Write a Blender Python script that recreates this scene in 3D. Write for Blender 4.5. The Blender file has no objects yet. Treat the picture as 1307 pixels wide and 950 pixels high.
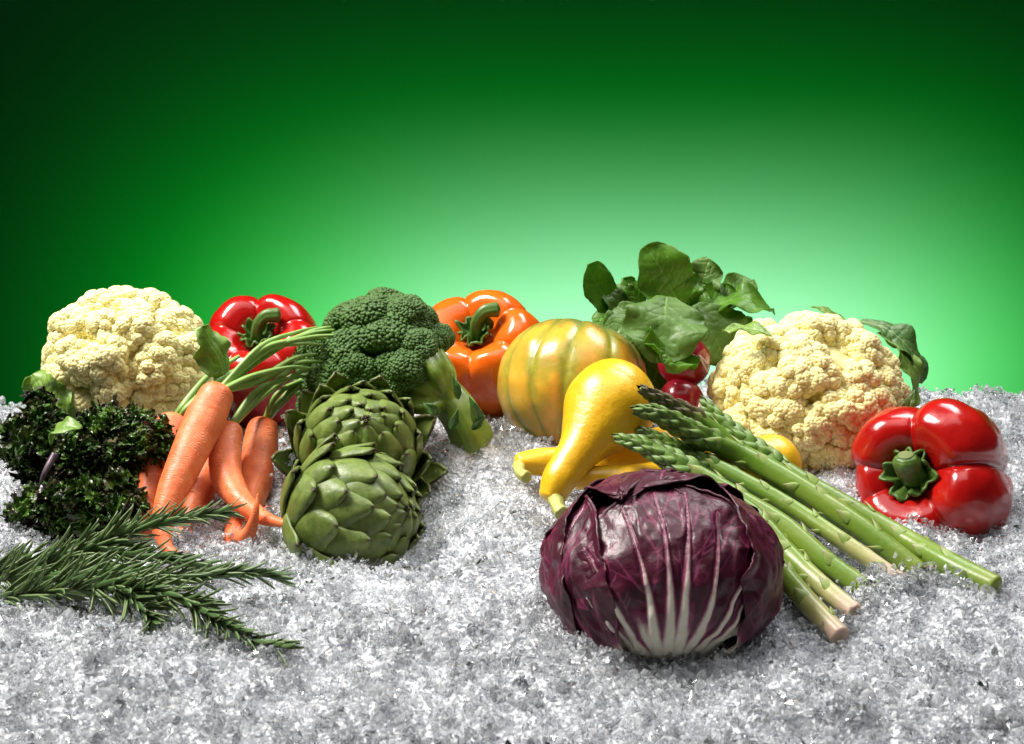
import bpy, bmesh, math, random
import numpy as np
from mathutils import Matrix, Vector

# ------------------------------------------------------------------ camera
F, CX, CY, HCAM, PITCH = 1795.0, 653.5, 475.0, 0.39, math.atan(495 / 1795)
scene = bpy.context.scene
col = scene.collection
cam = bpy.data.cameras.new('camera')
cam.sensor_width = 36.0
cam.lens = 36.0 * F / 1307.0
cam.clip_start, cam.clip_end = 0.02, 60
cam.dof.use_dof = True
cam.dof.focus_distance = 1.0
cam.dof.aperture_fstop = 16.0
camo = bpy.data.objects.new('camera', cam)
col.objects.link(camo)
camo.location = (0, 0, HCAM)
camo.rotation_euler = (math.pi / 2 - PITCH, 0, 0)
scene.camera = camo
CR = np.array([1.0, 0, 0])
CF = np.array([0, math.cos(PITCH), -math.sin(PITCH)])
CU = np.array([0, math.sin(PITCH), math.cos(PITCH)])
EYE = np.array([0, 0, HCAM])

def W(px, py, d):
    """the place d metres away along the table that the photograph shows at px, py"""
    v = CR * (px - CX) / F + CU * (CY - py) / F + CF
    return EYE + v * (d / v[1])

def S(px, d, py=600):
    """length in metres of px photograph pixels at the distance d"""
    v = CU * (CY - py) / F + CF
    return px / F * (d / v[1])

# ------------------------------------------------------------------ light
world = bpy.data.worlds.new('World')
scene.world = world
world.use_nodes = True
bg = world.node_tree.nodes['Background']
bg.inputs[0].default_value = (0.80, 0.86, 1.0, 1)
bg.inputs[1].default_value = 0.02

def area(name, loc, target, sx, sy, power, color=(1, 1, 1), spread=180):
    l = bpy.data.lights.new(name, 'AREA')
    l.shape = 'RECTANGLE'
    l.size, l.size_y = sx, sy
    l.energy = power
    l.color = color
    l.spread = math.radians(spread)
    o = bpy.data.objects.new(name, l)
    col.objects.link(o)
    o.location = loc
    d = Vector(target) - Vector(loc)
    o.rotation_euler = d.to_track_quat('-Z', 'Y').to_euler()
    return o

area('key_softbox', (-0.88, 1.16, 1.42), (0.0, 1.02, 0.02), 0.52, 0.52, 12.6, (1, 0.965, 0.91), 80)
area('rim_softbox', (0.62, 1.68, 1.30), (0.0, 0.98, 0.0), 0.75, 0.5, 5.0, (1.0, 1.0, 1.0), 95)
area('added_overhead_fill', (0.10, 0.72, 1.55), (0.10, 0.86, 0.0), 1.5, 1.1, 4.0, (1.0, 0.99, 0.97), 100)  # added overhead fill, gives the clear ice something bright to mirror
# behind the table: the backdrop lamp with a green gel, and an added pink lamp
WALL_Y = 2.7
hot = W(800, 500, WALL_Y)
area('backdrop_lamp_green_gel', (hot[0], WALL_Y - 0.54, hot[2] + 0.01), (hot[0], WALL_Y, hot[2] + 0.01), 1.55, 0.10, 6.2, (0.02, 1.0, 0.23), 120)
area('added_pink_hotspot_lamp', (hot[0] + 0.04, WALL_Y - 0.50, hot[2] - 0.01), (hot[0] + 0.04, WALL_Y, hot[2] - 0.01), 1.0, 0.10, 38, (1.0, 0.04, 0.37), 100)  # added lamp, lifts red and blue to pale the middle of the green glow

vs = scene.view_settings
vs.view_transform = 'Standard'
vs.look = 'None'
vs.exposure = 0.0
vs.gamma = 1.0
vs.use_curve_mapping = False
cy = scene.cycles
cy.use_denoising = True
cy.max_bounces = 10
cy.diffuse_bounces = 4
cy.glossy_bounces = 4
cy.transmission_bounces = 8
cy.transparent_max_bounces = 8
cy.sample_clamp_indirect = 6
cy.caustics_reflective = False
cy.caustics_refractive = True

# ------------------------------------------------------------------ tools
rng = np.random.RandomState(11)
random.seed(5)
_T = np.random.RandomState(3).rand(64, 64, 64)

def stk(a, axis=0):
    return np.stack(np.broadcast_arrays(*a), axis)

def vnoise(p):
    p = np.asarray(p, float)
    i = np.floor(p).astype(int)
    f = p - i
    f = f * f * f * (f * (f * 6 - 15) + 10)
    i0, i1 = i & 63, (i + 1) & 63
    X = (i0[..., 0], i1[..., 0]); Y = (i0[..., 1], i1[..., 1]); Z = (i0[..., 2], i1[..., 2])
    fx, fy, fz = f[..., 0], f[..., 1], f[..., 2]
    r = 0
    for a in (0, 1):
        for b in (0, 1):
            for c in (0, 1):
                w = (fx if a else 1 - fx) * (fy if b else 1 - fy) * (fz if c else 1 - fz)
                r = r + w * _T[X[a], Y[b], Z[c]]
    return r * 2 - 1

def fbm(p, o=3):
    p = np.asarray(p, float)
    s, a = 0, 1.0
    for k in range(o):
        s = s + a * vnoise(p * 2 ** k + 17.3 * k)
        a *= 0.5
    return s

def nrm(v):
    v = np.asarray(v, float)
    return v / (np.linalg.norm(v, axis=-1, keepdims=True) + 1e-12)

def sstep(a, b, x):
    t = np.clip((x - a) / (b - a), 0, 1)
    return t * t * (3 - 2 * t)

def frame(z, xh=(1, 0, 0)):
    z = nrm(z)
    x = np.asarray(xh, float)
    x = nrm(x - z * np.dot(x, z))
    y = np.cross(z, x)
    return stk([x, y, z], 1)

def catmull(P, n):
    P = np.asarray(P, float)
    k = len(P)
    E = np.vstack([2 * P[0] - P[1], P, 2 * P[-1] - P[-2]])
    t = np.linspace(0, k - 1, n)
    i = np.minimum(t.astype(int), k - 2)
    f = (t - i)[:, None]
    a, b, c, d = E[i], E[i + 1], E[i + 2], E[i + 3]
    return 0.5 * ((2 * b) + (c - a) * f + (2 * a - 5 * b + 4 * c - d) * f ** 2 + (3 * b - a - 3 * c + d) * f ** 3)

def gridq(n, m, wrap=False):
    """quads of a grid of n rows of m points"""
    mm = m if wrap else m - 1
    i, j = np.meshgrid(np.arange(n - 1), np.arange(mm), indexing='ij')
    j2 = (j + 1) % m
    return stk([i * m + j, i * m + j2, (i + 1) * m + j2, (i + 1) * m + j], -1).reshape(-1, 4)

def mk(name, V, faces, attrs=None, smooth=True):
    V = np.asarray(V, np.float32)
    if not isinstance(faces, (list, tuple)):
        faces = [faces]
    faces = [np.asarray(f, np.int32) for f in faces if len(f)]
    me = bpy.data.meshes.new(name)
    me.vertices.add(len(V))
    me.vertices.foreach_set('co', V.ravel())
    lv = np.concatenate([f.ravel() for f in faces])
    sizes = np.concatenate([np.full(len(f), f.shape[1], np.int32) for f in faces])
    me.loops.add(len(lv))
    me.loops.foreach_set('vertex_index', lv)
    me.polygons.add(len(sizes))
    me.polygons.foreach_set('loop_start', np.concatenate([[0], np.cumsum(sizes)[:-1]]).astype(np.int32))
    me.polygons.foreach_set('use_smooth', np.full(len(sizes), smooth, bool))
    me.update(calc_edges=True)
    for k, a in (attrs or {}).items():
        at = me.attributes.new(k, 'FLOAT', 'POINT')
        at.data.foreach_set('value', np.asarray(a, np.float32).ravel())
    me.validate()
    return me

WM = {}

def thing(name, label, cat, loc, group=None):
    o = bpy.data.objects.new(name, None)
    o.empty_display_size = 0.02
    col.objects.link(o)
    o.location = Vector(loc)
    o['label'] = label
    o['category'] = cat
    if group:
        o['group'] = group
    WM[o] = np.asarray(loc, float)
    return o

def add(name, V, faces, m, parent=None, attrs=None, smooth=True):
    """one mesh object; V in world coordinates"""
    base = WM[parent] if parent else np.zeros(3)
    me = mk(name, np.asarray(V) - base, faces, attrs, smooth)
    me.materials.append(m)
    o = bpy.data.objects.new(name, me)
    col.objects.link(o)
    if parent:
        o.parent = parent
        WM[o] = base
    return o

def inst(name, me, parent, loc, rot, scale=(1, 1, 1)):
    """one more object on a shared mesh; loc and rot (3x3) in world axes"""
    o = bpy.data.objects.new(name, me)
    col.objects.link(o)
    o.parent = parent
    A = np.eye(4)
    A[:3, :3] = rot @ np.diag(scale)
    A[:3, 3] = np.asarray(loc) - WM[parent]
    o.matrix_local = Matrix(A.tolist())
    WM[o] = WM[parent]
    return o

def structure(o):
    o['kind'] = 'structure'
    return o

def tube(P, R, n=60, ns=20, c0=1.0, c1=1.0, nc=6, rmod=None, squash=None):
    """swept round body with rounded ends; returns verts, quads, along(m), around(0..1)"""
    C = catmull(np.column_stack([P, R]), n)
    X, r = C[:, :3], np.maximum(C[:, 3], 1e-5)
    T = nrm(np.gradient(X, axis=0))
    a = np.linspace(math.radians(86), 0, nc + 1)[:-1]
    X = np.vstack([X[0] - T[0] * (r[0] * c0 * np.sin(a))[:, None], X, X[-1] + T[-1] * (r[-1] * c1 * np.sin(a[::-1]))[:, None]])
    r = np.concatenate([r[0] * np.cos(a), r, r[-1] * np.cos(a[::-1])])
    T = np.vstack([np.repeat(T[:1], nc, 0), T, np.repeat(T[-1:], nc, 0)])
    up = np.array([0, 0, 1.0]) if abs(T[0][2]) < 0.9 else np.array([0, 1.0, 0])
    N = np.zeros_like(X)
    nn = nrm(up - T[0] * np.dot(up, T[0]))
    for i in range(len(X)):
        nn = nrm(nn - T[i] * np.dot(nn, T[i]))
        N[i] = nn
    B = np.cross(T, N)
    th = np.linspace(0, 2 * math.pi, ns, endpoint=False)
    s = np.concatenate([[0], np.cumsum(np.linalg.norm(np.diff(X, axis=0), axis=1))])
    rr = np.repeat(r[:, None], ns, 1)
    if rmod is not None:
        rr = rr * rmod(s[:, None] + 0 * th, th[None, :] + 0 * s[:, None])
    V = X[:, None, :] + rr[..., None] * (np.cos(th)[None, :, None] * N[:, None, :] + np.sin(th)[None, :, None] * B[:, None, :])
    V = V.reshape(-1, 3)
    q = gridq(len(X), ns, True)
    m = len(X)
    caps = [np.arange(ns)[::-1][None, :], (np.arange(ns) + (m - 1) * ns)[None, :]]
    return V, [q] + caps, {'along': np.repeat(s, ns), 'lv': np.repeat(s / s[-1], ns)}

_ico = {}
def ico(sub):
    if sub not in _ico:
        bm = bmesh.new()
        bmesh.ops.create_icosphere(bm, subdivisions=sub, radius=1)
        bm.verts.ensure_lookup_table()
        V = np.array([v.co[:] for v in bm.verts])
        Fc = np.array([[v.index for v in f.verts] for f in bm.faces])
        bm.free()
        _ico[sub] = (V, Fc)
    return _ico[sub]

def vnormals(V, Fc):
    n = np.cross(V[Fc[:, 1]] - V[Fc[:, 0]], V[Fc[:, 2]] - V[Fc[:, 0]])
    out = np.zeros_like(V)
    for k in range(3):
        np.add.at(out, Fc[:, k], n)
    return nrm(out)

def fib(n, r, jit):
    i = np.arange(n) + 0.5
    z = 1 - 2 * i / n
    ph = i * 2.399963
    p = stk([np.sqrt(1 - z * z) * np.cos(ph), np.sqrt(1 - z * z) * np.sin(ph), z], 1)
    return nrm(p + r.normal(size=(n, 3)) * jit / math.sqrt(n))

def caps(dirs, pts, size):
    """height of the union of round knobs at pts on the unit sphere, knob i of angular radius size[i]"""
    best = np.zeros(len(dirs))
    for a in range(0, len(dirs), 8000):
        d2 = 2 - 2 * dirs[a:a + 8000] @ pts.T
        h = size[None, :] ** 2 - d2
        best[a:a + 8000] = np.sqrt(np.maximum(h.max(1), 0))
    return best

def knobby(seed, nA, nB, aA, aB, sub=7, jA=0.9, jB=0.7):
    r = np.random.RandomState(seed)
    v, Fc = ico(sub)
    pa = fib(nA, r, jA)
    sa = 2.3 / math.sqrt(nA) * r.uniform(0.75, 1.25, nA)
    V = v * (0.80 + aA * caps(v, pa, sa))[:, None]
    n = nrm(vnormals(V, Fc) + 0.6 * v)
    pb = fib(nB, r, jB)
    sb = 2.25 / math.sqrt(nB) * r.uniform(0.8, 1.15, nB)
    h = caps(v, pb, sb)
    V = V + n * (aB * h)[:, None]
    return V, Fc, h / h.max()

# ------------------------------------------------------------------ materials
class Mat:
    def __init__(s, name):
        s.m = bpy.data.materials.new(name)
        s.m.use_nodes = True
        s.t = s.m.node_tree
        s.b = s.t.nodes['Principled BSDF']
        s.co = s.t.nodes.new('ShaderNodeTexCoord').outputs['Object']
    def new(s, ty, **kw):
        n = s.t.nodes.new(ty)
        for k, v in kw.items():
            setattr(n, k, v)
        return n
    def put(s, sock, v):
        if hasattr(v, 'is_output'):
            s.t.links.new(v, sock)
        elif isinstance(v, (tuple, list)) and len(v) == 3 and sock.type == 'RGBA':
            sock.default_value = (*v, 1)
        else:
            sock.default_value = v
    def noise(s, scale, detail=3, rough=0.55, dist=0.0, vec=None):
        n = s.new('ShaderNodeTexNoise')
        s.put(n.inputs['Vector'], vec or s.co)
        n.inputs['Scale'].default_value = scale
        n.inputs['Detail'].default_value = detail
        n.inputs['Roughness'].default_value = rough
        n.inputs['Distortion'].default_value = dist
        return n.outputs['Fac']
    def voro(s, scale, feature='F1', out='Distance', vec=None):
        n = s.new('ShaderNodeTexVoronoi', feature=feature)
        s.put(n.inputs['Vector'], vec or s.co)
        n.inputs['Scale'].default_value = scale
        return n.outputs[out]
    def scalev(s, v):
        n = s.new('ShaderNodeMapping')
        s.put(n.inputs['Vector'], s.co)
        n.inputs['Scale'].default_value = v
        return n.outputs[0]
    def attr(s, name):
        return s.new('ShaderNodeAttribute', attribute_name=name).outputs['Fac']
    def ramp(s, fac, stops):
        n = s.new('ShaderNodeValToRGB')
        s.put(n.inputs[0], fac)
        e = n.color_ramp.elements
        while len(e) < len(stops):
            e.new(0.5)
        for el, (p, c) in zip(e, stops):
            el.position = p
            el.color = (*c, 1) if isinstance(c, (tuple, list)) else (c, c, c, 1)
        return n.outputs[0]
    def mix(s, fac, a, b, mode='MIX'):
        n = s.new('ShaderNodeMix', data_type='RGBA', blend_type=mode)
        s.put(n.inputs['Factor'], fac)
        s.put(n.inputs['A'] if False else n.inputs[6], a)
        s.put(n.inputs[7], b)
        return n.outputs[2]
    def math(s, op, a, b=0.0, clamp=False):
        n = s.new('ShaderNodeMath', operation=op, use_clamp=clamp)
        s.put(n.inputs[0], a)
        s.put(n.inputs[1], b)
        return n.outputs[0]
    def bump(s, h, strength=0.5, dist=0.001, nrm_in=None):
        n = s.new('ShaderNodeBump')
        n.inputs['Strength'].default_value = strength
        n.inputs['Distance'].default_value = dist
        s.put(n.inputs['Height'], h)
        if nrm_in:
            s.put(n.inputs['Normal'], nrm_in)
        return n.outputs[0]
    def set(s, **kw):
        names = dict(base='Base Color', rough='Roughness', normal='Normal', coat='Coat Weight', coat_rough='Coat Roughness',
                     sss='Subsurface Weight', sss_r='Subsurface Radius', sss_s='Subsurface Scale', spec='Specular IOR Level',
                     trans='Transmission Weight', ior='IOR', sheen='Sheen Weight')
        for k, v in kw.items():
            s.put(s.b.inputs[names[k]], v)
        return s.m

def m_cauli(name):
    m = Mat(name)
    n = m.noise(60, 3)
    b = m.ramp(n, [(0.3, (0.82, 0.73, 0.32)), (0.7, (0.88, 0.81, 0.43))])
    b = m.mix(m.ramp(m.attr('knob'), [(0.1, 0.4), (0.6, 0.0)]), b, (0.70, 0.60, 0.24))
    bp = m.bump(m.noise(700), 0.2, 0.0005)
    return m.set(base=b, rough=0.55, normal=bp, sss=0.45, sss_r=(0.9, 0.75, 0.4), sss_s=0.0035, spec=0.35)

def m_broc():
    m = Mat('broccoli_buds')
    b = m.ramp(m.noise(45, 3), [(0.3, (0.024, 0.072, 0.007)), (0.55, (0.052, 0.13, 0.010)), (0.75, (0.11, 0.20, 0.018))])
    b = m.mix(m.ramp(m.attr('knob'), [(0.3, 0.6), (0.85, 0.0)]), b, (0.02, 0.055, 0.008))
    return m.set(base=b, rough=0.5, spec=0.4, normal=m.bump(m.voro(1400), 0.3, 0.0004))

def m_stalk(name, a, c, rough=0.4, sss=0.15):
    m = Mat(name)
    v = m.scalev((1, 1, 1))
    b = m.ramp(m.noise(70, 4, 0.6), [(0.3, a), (0.7, c)])
    bp = m.bump(m.noise(300, 3), 0.2, 0.0006)
    return m.set(base=b, rough=rough, normal=bp, sss=sss, sss_r=(0.5, 0.8, 0.2), sss_s=0.002)

def m_leaf(name, a, c, vein, rough=0.4, purple=None, bscale=160, trans=0.0):
    m = Mat(name)
    b = m.ramp(m.noise(50, 4, 0.6), [(0.3, a), (0.7, c)])
    b = m.mix(m.ramp(m.attr('vein'), [(0.15, 0.0), (0.9, 1.0)]), b, vein)
    bp = m.bump(m.noise(bscale, 3), 0.35, 0.0012)
    s = m.set(base=b, rough=m.ramp(m.noise(80, 2), [(0.3, rough - 0.06), (0.7, rough + 0.1)]), normal=bp)
    if trans:
        t = m.new('ShaderNodeBsdfTranslucent')
        m.put(t.inputs['Color'], m.mix(1.0, b, (1.6, 1.9, 0.7), 'MULTIPLY'))
        x = m.new('ShaderNodeMixShader')
        x.inputs[0].default_value = trans
        out = m.t.nodes['Material Output']
        m.t.links.new(m.b.outputs[0], x.inputs[1])
        m.t.links.new(t.outputs[0], x.inputs[2])
        m.t.links.new(x.outputs[0], out.inputs[0])
    return s

def m_pepper(name, a, c, deep):
    m = Mat(name)
    b = m.ramp(m.noise(28, 3, 0.6), [(0.3, a), (0.7, c)])
    b = m.mix(m.ramp(m.attr('lv'), [(0.02, 0.7), (0.14, 0.0)]), b, deep)
    bp = m.bump(m.noise(300, 3), 0.10, 0.0006, m.bump(m.noise(70, 3), 0.16, 0.003))
    return m.set(base=b, rough=0.22, normal=bp, coat=0.35, coat_rough=0.08, sss=0.12, sss_r=(1, 0.2, 0.05), sss_s=0.002, spec=0.5)

def m_carrot():
    m = Mat('carrot_skin')
    n = m.noise(60, 4, 0.6)
    b = m.ramp(n, [(0.25, (0.62, 0.10, 0.024)), (0.55, (0.76, 0.165, 0.050)), (0.8, (0.84, 0.25, 0.10))])
    w = m.math('SINE', m.math('MULTIPLY', m.math('ADD', m.attr('along'), m.math('MULTIPLY', m.noise(55, 3), 0.012)), 1500))
    ring = m.math('MULTIPLY', m.math('POWER', m.math('ABSOLUTE', w), 6.0), m.ramp(m.noise(140, 2), [(0.42, 0.0), (0.62, 1.0)]))
    b = m.mix(m.math('MULTIPLY', ring, 0.35), b, (0.88, 0.42, 0.20))
    h = m.math('ADD', m.math('MULTIPLY', ring, -0.5), m.noise(250, 4))
    return m.set(base=b, rough=m.ramp(m.noise(120, 2), [(0.3, 0.38), (0.7, 0.58)]), normal=m.bump(h, 0.45, 0.0009),
                 sss=0.2, sss_r=(1, 0.35, 0.1), sss_s=0.002, spec=0.45)

def m_squash(name):
    m = Mat(name)
    b = m.ramp(m.noise(25, 4, 0.6), [(0.25, (0.74, 0.36, 0.006)), (0.5, (0.80, 0.46, 0.010)), (0.75, (0.84, 0.54, 0.03))])
    sp = m.ramp(m.voro(330), [(0.0, 1.0), (0.18, 0.0)])
    b = m.mix(m.math('MULTIPLY', sp, 0.35), b, (0.9, 0.72, 0.22))
    bp = m.bump(m.noise(420, 3), 0.16, 0.0008, m.bump(m.noise(120, 4, 0.6), 0.32, 0.0025))
    b = m.mix(m.ramp(m.noise(160, 4, 0.7), [(0.62, 0.0), (0.78, 0.5)]), b, (0.55, 0.27, 0.02))
    return m.set(base=b, rough=0.36, normal=bp, coat=0.25, coat_rough=0.2, sss=0.18, sss_r=(1, 0.7, 0.1), sss_s=0.003)

def m_gourd():
    m = Mat('gourd_rind')
    g = m.attr('groove')
    n = m.noise(35, 5, 0.65, 0.4)
    mot = m.noise(95, 4, 0.7)
    b = m.ramp(n, [(0.25, (0.62, 0.24, 0.02)), (0.5, (0.64, 0.34, 0.03)), (0.75, (0.60, 0.40, 0.05))])
    pt = m.math('MULTIPLY', m.math('SUBTRACT', m.noise(22, 3, 0.6), 0.45), 1.7)
    gf = m.ramp(m.math('ADD', m.math('ADD', g, pt), m.math('MULTIPLY', m.math('SUBTRACT', mot, 0.5), 0.9)), [(-0.0, 0.0), (0.52, 0.92)])
    b = m.mix(gf, b, m.ramp(mot, [(0.3, (0.13, 0.17, 0.015)), (0.7, (0.38, 0.34, 0.03))]))
    top = m.ramp(m.math('ADD', m.attr('top'), m.math('MULTIPLY', m.math('SUBTRACT', mot, 0.5), 0.35)), [(0.78, 0.0), (0.98, 1.0)])
    b = m.mix(top, b, (0.06, 0.12, 0.03))
    b = m.mix(m.math('MULTIPLY', m.ramp(m.voro(240), [(0.0, 1.0), (0.16, 0.0)]), 0.3), b, (0.8, 0.68, 0.25))
    return m.set(base=b, rough=0.3, normal=m.bump(m.noise(130, 3), 0.2, 0.002), coat=0.2, coat_rough=0.2)

def m_bract():
    m = Mat('artichoke_bract')
    b = m.ramp(m.noise(70, 4, 0.65), [(0.25, (0.055, 0.088, 0.012)), (0.55, (0.120, 0.175, 0.028)), (0.8, (0.22, 0.27, 0.065))])
    streak = m.noise(90, 3, 0.6, 0.0, m.scalev((3, 3, 0.6)))
    b = m.mix(m.ramp(streak, [(0.45, 0.0), (0.75, 0.35)]), b, (0.25, 0.28, 0.09))
    edge = m.math('ADD', m.attr('edge'), m.math('MULTIPLY', m.math('SUBTRACT', m.noise(160, 3), 0.5), 0.5))
    b = m.mix(m.ramp(edge, [(0.70, 0.0), (0.92, 0.95)]), b, (0.045, 0.022, 0.014))
    b = m.mix(m.ramp(m.noise(110, 5, 0.75), [(0.60, 0.0), (0.74, 0.55)]), b, (0.10, 0.075, 0.025))
    return m.set(base=b, rough=m.ramp(m.noise(90, 3), [(0.3, 0.36), (0.7, 0.58)]), normal=m.bump(m.noise(420, 4), 0.3, 0.0007, m.bump(m.noise(110, 3), 0.3, 0.002)), spec=0.45)

def m_radicchio():
    m = Mat('radicchio_leaf')
    b = m.ramp(m.noise(60, 4, 0.65), [(0.25, (0.022, 0.002, 0.006)), (0.55, (0.060, 0.004, 0.018)), (0.8, (0.125, 0.009, 0.040))])
    v = m.math('ADD', m.attr('vein'), m.math('MULTIPLY', m.math('SUBTRACT', m.noise(170, 3), 0.5), 0.22))
    b = m.mix(m.ramp(v, [(0.10, 0.0), (0.50, 1.0)]), b, (0.24, 0.035, 0.10))
    b = m.mix(m.ramp(v, [(0.42, 0.0), (0.80, 1.0)]), b, (0.70, 0.66, 0.54))
    bp = m.bump(m.noise(120, 4, 0.6), 0.4, 0.002)
    return m.set(base=b, rough=m.ramp(m.noise(50, 3), [(0.3, 0.33), (0.7, 0.50)]), normal=bp, spec=0.45)

def m_kale():
    m = Mat('kale_leaf')
    b = m.ramp(m.noise(80, 4, 0.6), [(0.3, (0.026, 0.075, 0.008)), (0.55, (0.062, 0.15, 0.013)), (0.75, (0.14, 0.21, 0.02))])
    e = m.math('ADD', m.attr('edge'), m.math('MULTIPLY', m.math('SUBTRACT', m.noise(60, 2), 0.5), 0.9))
    b = m.mix(m.ramp(e, [(0.75, 0.0), (1.15, 0.85)]), b, (0.045, 0.022, 0.022))
    return m.set(base=b, rough=0.27, normal=m.bump(m.noise(400, 3), 0.5, 0.0008), spec=0.45)

def m_aspar(name, pale):
    m = Mat(name)
    lv = m.attr('lv')   # 0 at the cut end, 1 at the tip
    n = m.noise(60, 3)
    g = m.ramp(m.math('ADD', lv, m.math('MULTIPLY', m.math('SUBTRACT', n, 0.5), 0.12)),
               [(0.0, (0.56, 0.38, 0.31) if pale else (0.22, 0.28, 0.05)), (0.12, (0.46, 0.42, 0.18) if pale else (0.14, 0.25, 0.03)),
                (0.3, (0.17, 0.26, 0.026)), (0.6, (0.10, 0.20, 0.013)), (0.85, (0.075, 0.15, 0.012)), (1.0, (0.08, 0.12, 0.03))])
    g = m.mix(m.ramp(m.noise(120, 4, 0.7), [(0.45, 0.0), (0.8, 0.55)]), g, (0.24, 0.30, 0.07))
    g = m.mix(m.ramp(m.noise(30, 2), [(0.55, 0.0), (0.8, 0.35)]), g, (0.20, 0.12, 0.08))
    bp = m.bump(m.noise(250, 4, 0.6), 0.25, 0.001)
    return m.set(base=g, rough=0.34, normal=bp, sss=0.15, sss_r=(0.5, 0.9, 0.2), sss_s=0.002, spec=0.45)

def plain(name, a, c, scale=80, rough=0.5, bs=200, bstr=0.25, bd=0.001, **kw):
    m = Mat(name)
    return m.set(base=m.ramp(m.noise(scale, 4, 0.6), [(0.3, a), (0.7, c)]), rough=rough, normal=m.bump(m.noise(bs, 4), bstr, bd), **kw)

def m_ice(name, frost, rough=0.06, attr=False):
    m = Mat(name)
    m.set(base=(0.97, 0.985, 1.0), rough=rough, trans=1.0, ior=1.31)
    d = m.new('ShaderNodeBsdfDiffuse')
    d.inputs[0].default_value = (0.86, 0.87, 0.885, 1)
    t = m.new('ShaderNodeBsdfTranslucent')
    t.inputs[0].default_value = (0.86, 0.875, 0.89, 1)
    x1 = m.new('ShaderNodeMixShader')
    x1.inputs[0].default_value = 0.5
    m.t.links.new(d.outputs[0], x1.inputs[1])
    m.t.links.new(t.outputs[0], x1.inputs[2])
    x2 = m.new('ShaderNodeMixShader')
    m.put(x2.inputs[0], m.attr('frost') if attr else m.ramp(m.math('ADD', m.math('MULTIPLY', m.noise(40, 3), 0.5), m.math('MULTIPLY', m.noise(260, 1), 0.5)), [(0.42, max(frost - 0.22, 0)), (0.60, min(frost + 0.3, 1))]))
    m.t.links.new(m.b.outputs[0], x2.inputs[1])
    m.t.links.new(x1.outputs[0], x2.inputs[2])
    m.t.links.new(x2.outputs[0], m.t.nodes['Material Output'].inputs[0])
    return m.m

# ------------------------------------------------------------------ the setting
m = Mat('green_backdrop_paper')
MAT_WALL = m.set(base=m.ramp(m.noise(3, 2), [(0.3, (0.022, 0.50, 0.085)), (0.7, (0.023, 0.51, 0.087))]), rough=0.85, spec=0.1)
x0, x1, z0, z1 = -3.0, 3.0, -1.0, 2.4
bx = lambda a, b, c, d, e, f: np.array([[x, y, z] for z in (e, f) for y in (c, d) for x in (a, b)], float)
BOXF = np.array([[0, 2, 3, 1], [4, 5, 7, 6], [0, 1, 5, 4], [2, 6, 7, 3], [0, 4, 6, 2], [1, 3, 7, 5]])
structure(add('backdrop', bx(x0, x1, WALL_Y, WALL_Y + 0.02, z0, z1), BOXF, MAT_WALL, smooth=False))

MOUNDS = [  # x, y from the photograph, distance, spread, height
    (640, 560, 1.13, 0.085, 0.016), (592, 566, 1.085, 0.038, 0.020), (382, 568, 1.04, 0.022, 0.020), (1145, 764, 0.842, 0.034, 0.016), (1105, 800, 0.81, 0.03, 0.004),
    (845, 865, 0.752, 0.07, -0.014), (650, 800, 0.80, 0.12, 0.010), (180, 900, 0.73, 0.08, 0.010),
    (1000, 540, 1.30, 0.2, 0.010), (30, 560, 1.15, 0.08, 0.012), (1240, 560, 1.18, 0.07, 0.012)]
MC = [(W(a, b, d), s, h) for a, b, d, s, h in MOUNDS]
XL, XR, YB = 0.68, 0.68, 1.345

def zice(x, y):
    z = 0.007 * vnoise(stk([x * 13, y * 13, 0 * x + 3.7], -1)) + 0.005 * vnoise(stk([x * 37, y * 37, 0 * x + 9.1], -1)) + 0.0032 * vnoise(stk([x * 95, y * 95, 0 * x + 1.1], -1))
    for c, s, h in MC:
        z = z + h * np.exp(-((x - c[0]) ** 2 + (y - c[1]) ** 2) / (s * s))
    edge = YB + 0.012 * vnoise(stk([x * 11, 0 * x + 5.5, 0 * x], -1)) - 0.02 * np.clip(np.abs(x - 0.05) - 0.25, 0, 1)
    z = z - 0.05 * sstep(-0.03, 0.02, y - edge) ** 2
    return z

gx, gy = np.meshgrid(np.linspace(-XL, XR, 520), np.linspace(0.45, 1.42, 380), indexing='xy')
gz = zice(gx, gy) - 0.003 + 0.0022 * vnoise(stk([gx * 190, gy * 190, 0 * gx], -1)) + 0.0014 * vnoise(stk([gx * 420, gy * 420, 0 * gx + 4], -1))
m = Mat('packed_ice')
MAT_BED = m.set(base=m.ramp(m.noise(55, 4, 0.65), [(0.3, (0.58, 0.59, 0.62)), (0.7, (0.84, 0.855, 0.885))]), rough=0.3,
                normal=m.bump(m.voro(330), 0.8, 0.004), spec=0.5, sss=0.2, sss_r=(0.8, 0.9, 1.0), sss_s=0.006)
structure(add('ice_bed', stk([gx, gy, gz], -1).reshape(-1, 3), gridq(380, 520), MAT_BED))
MAT_TABLE = plain('dark_table', (0.02, 0.02, 0.022), (0.03, 0.03, 0.032), rough=0.5)
structure(add('table', bx(-0.72, 0.72, 0.3, 1.40, -0.12, -0.062), BOXF, MAT_TABLE, smooth=False))

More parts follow.
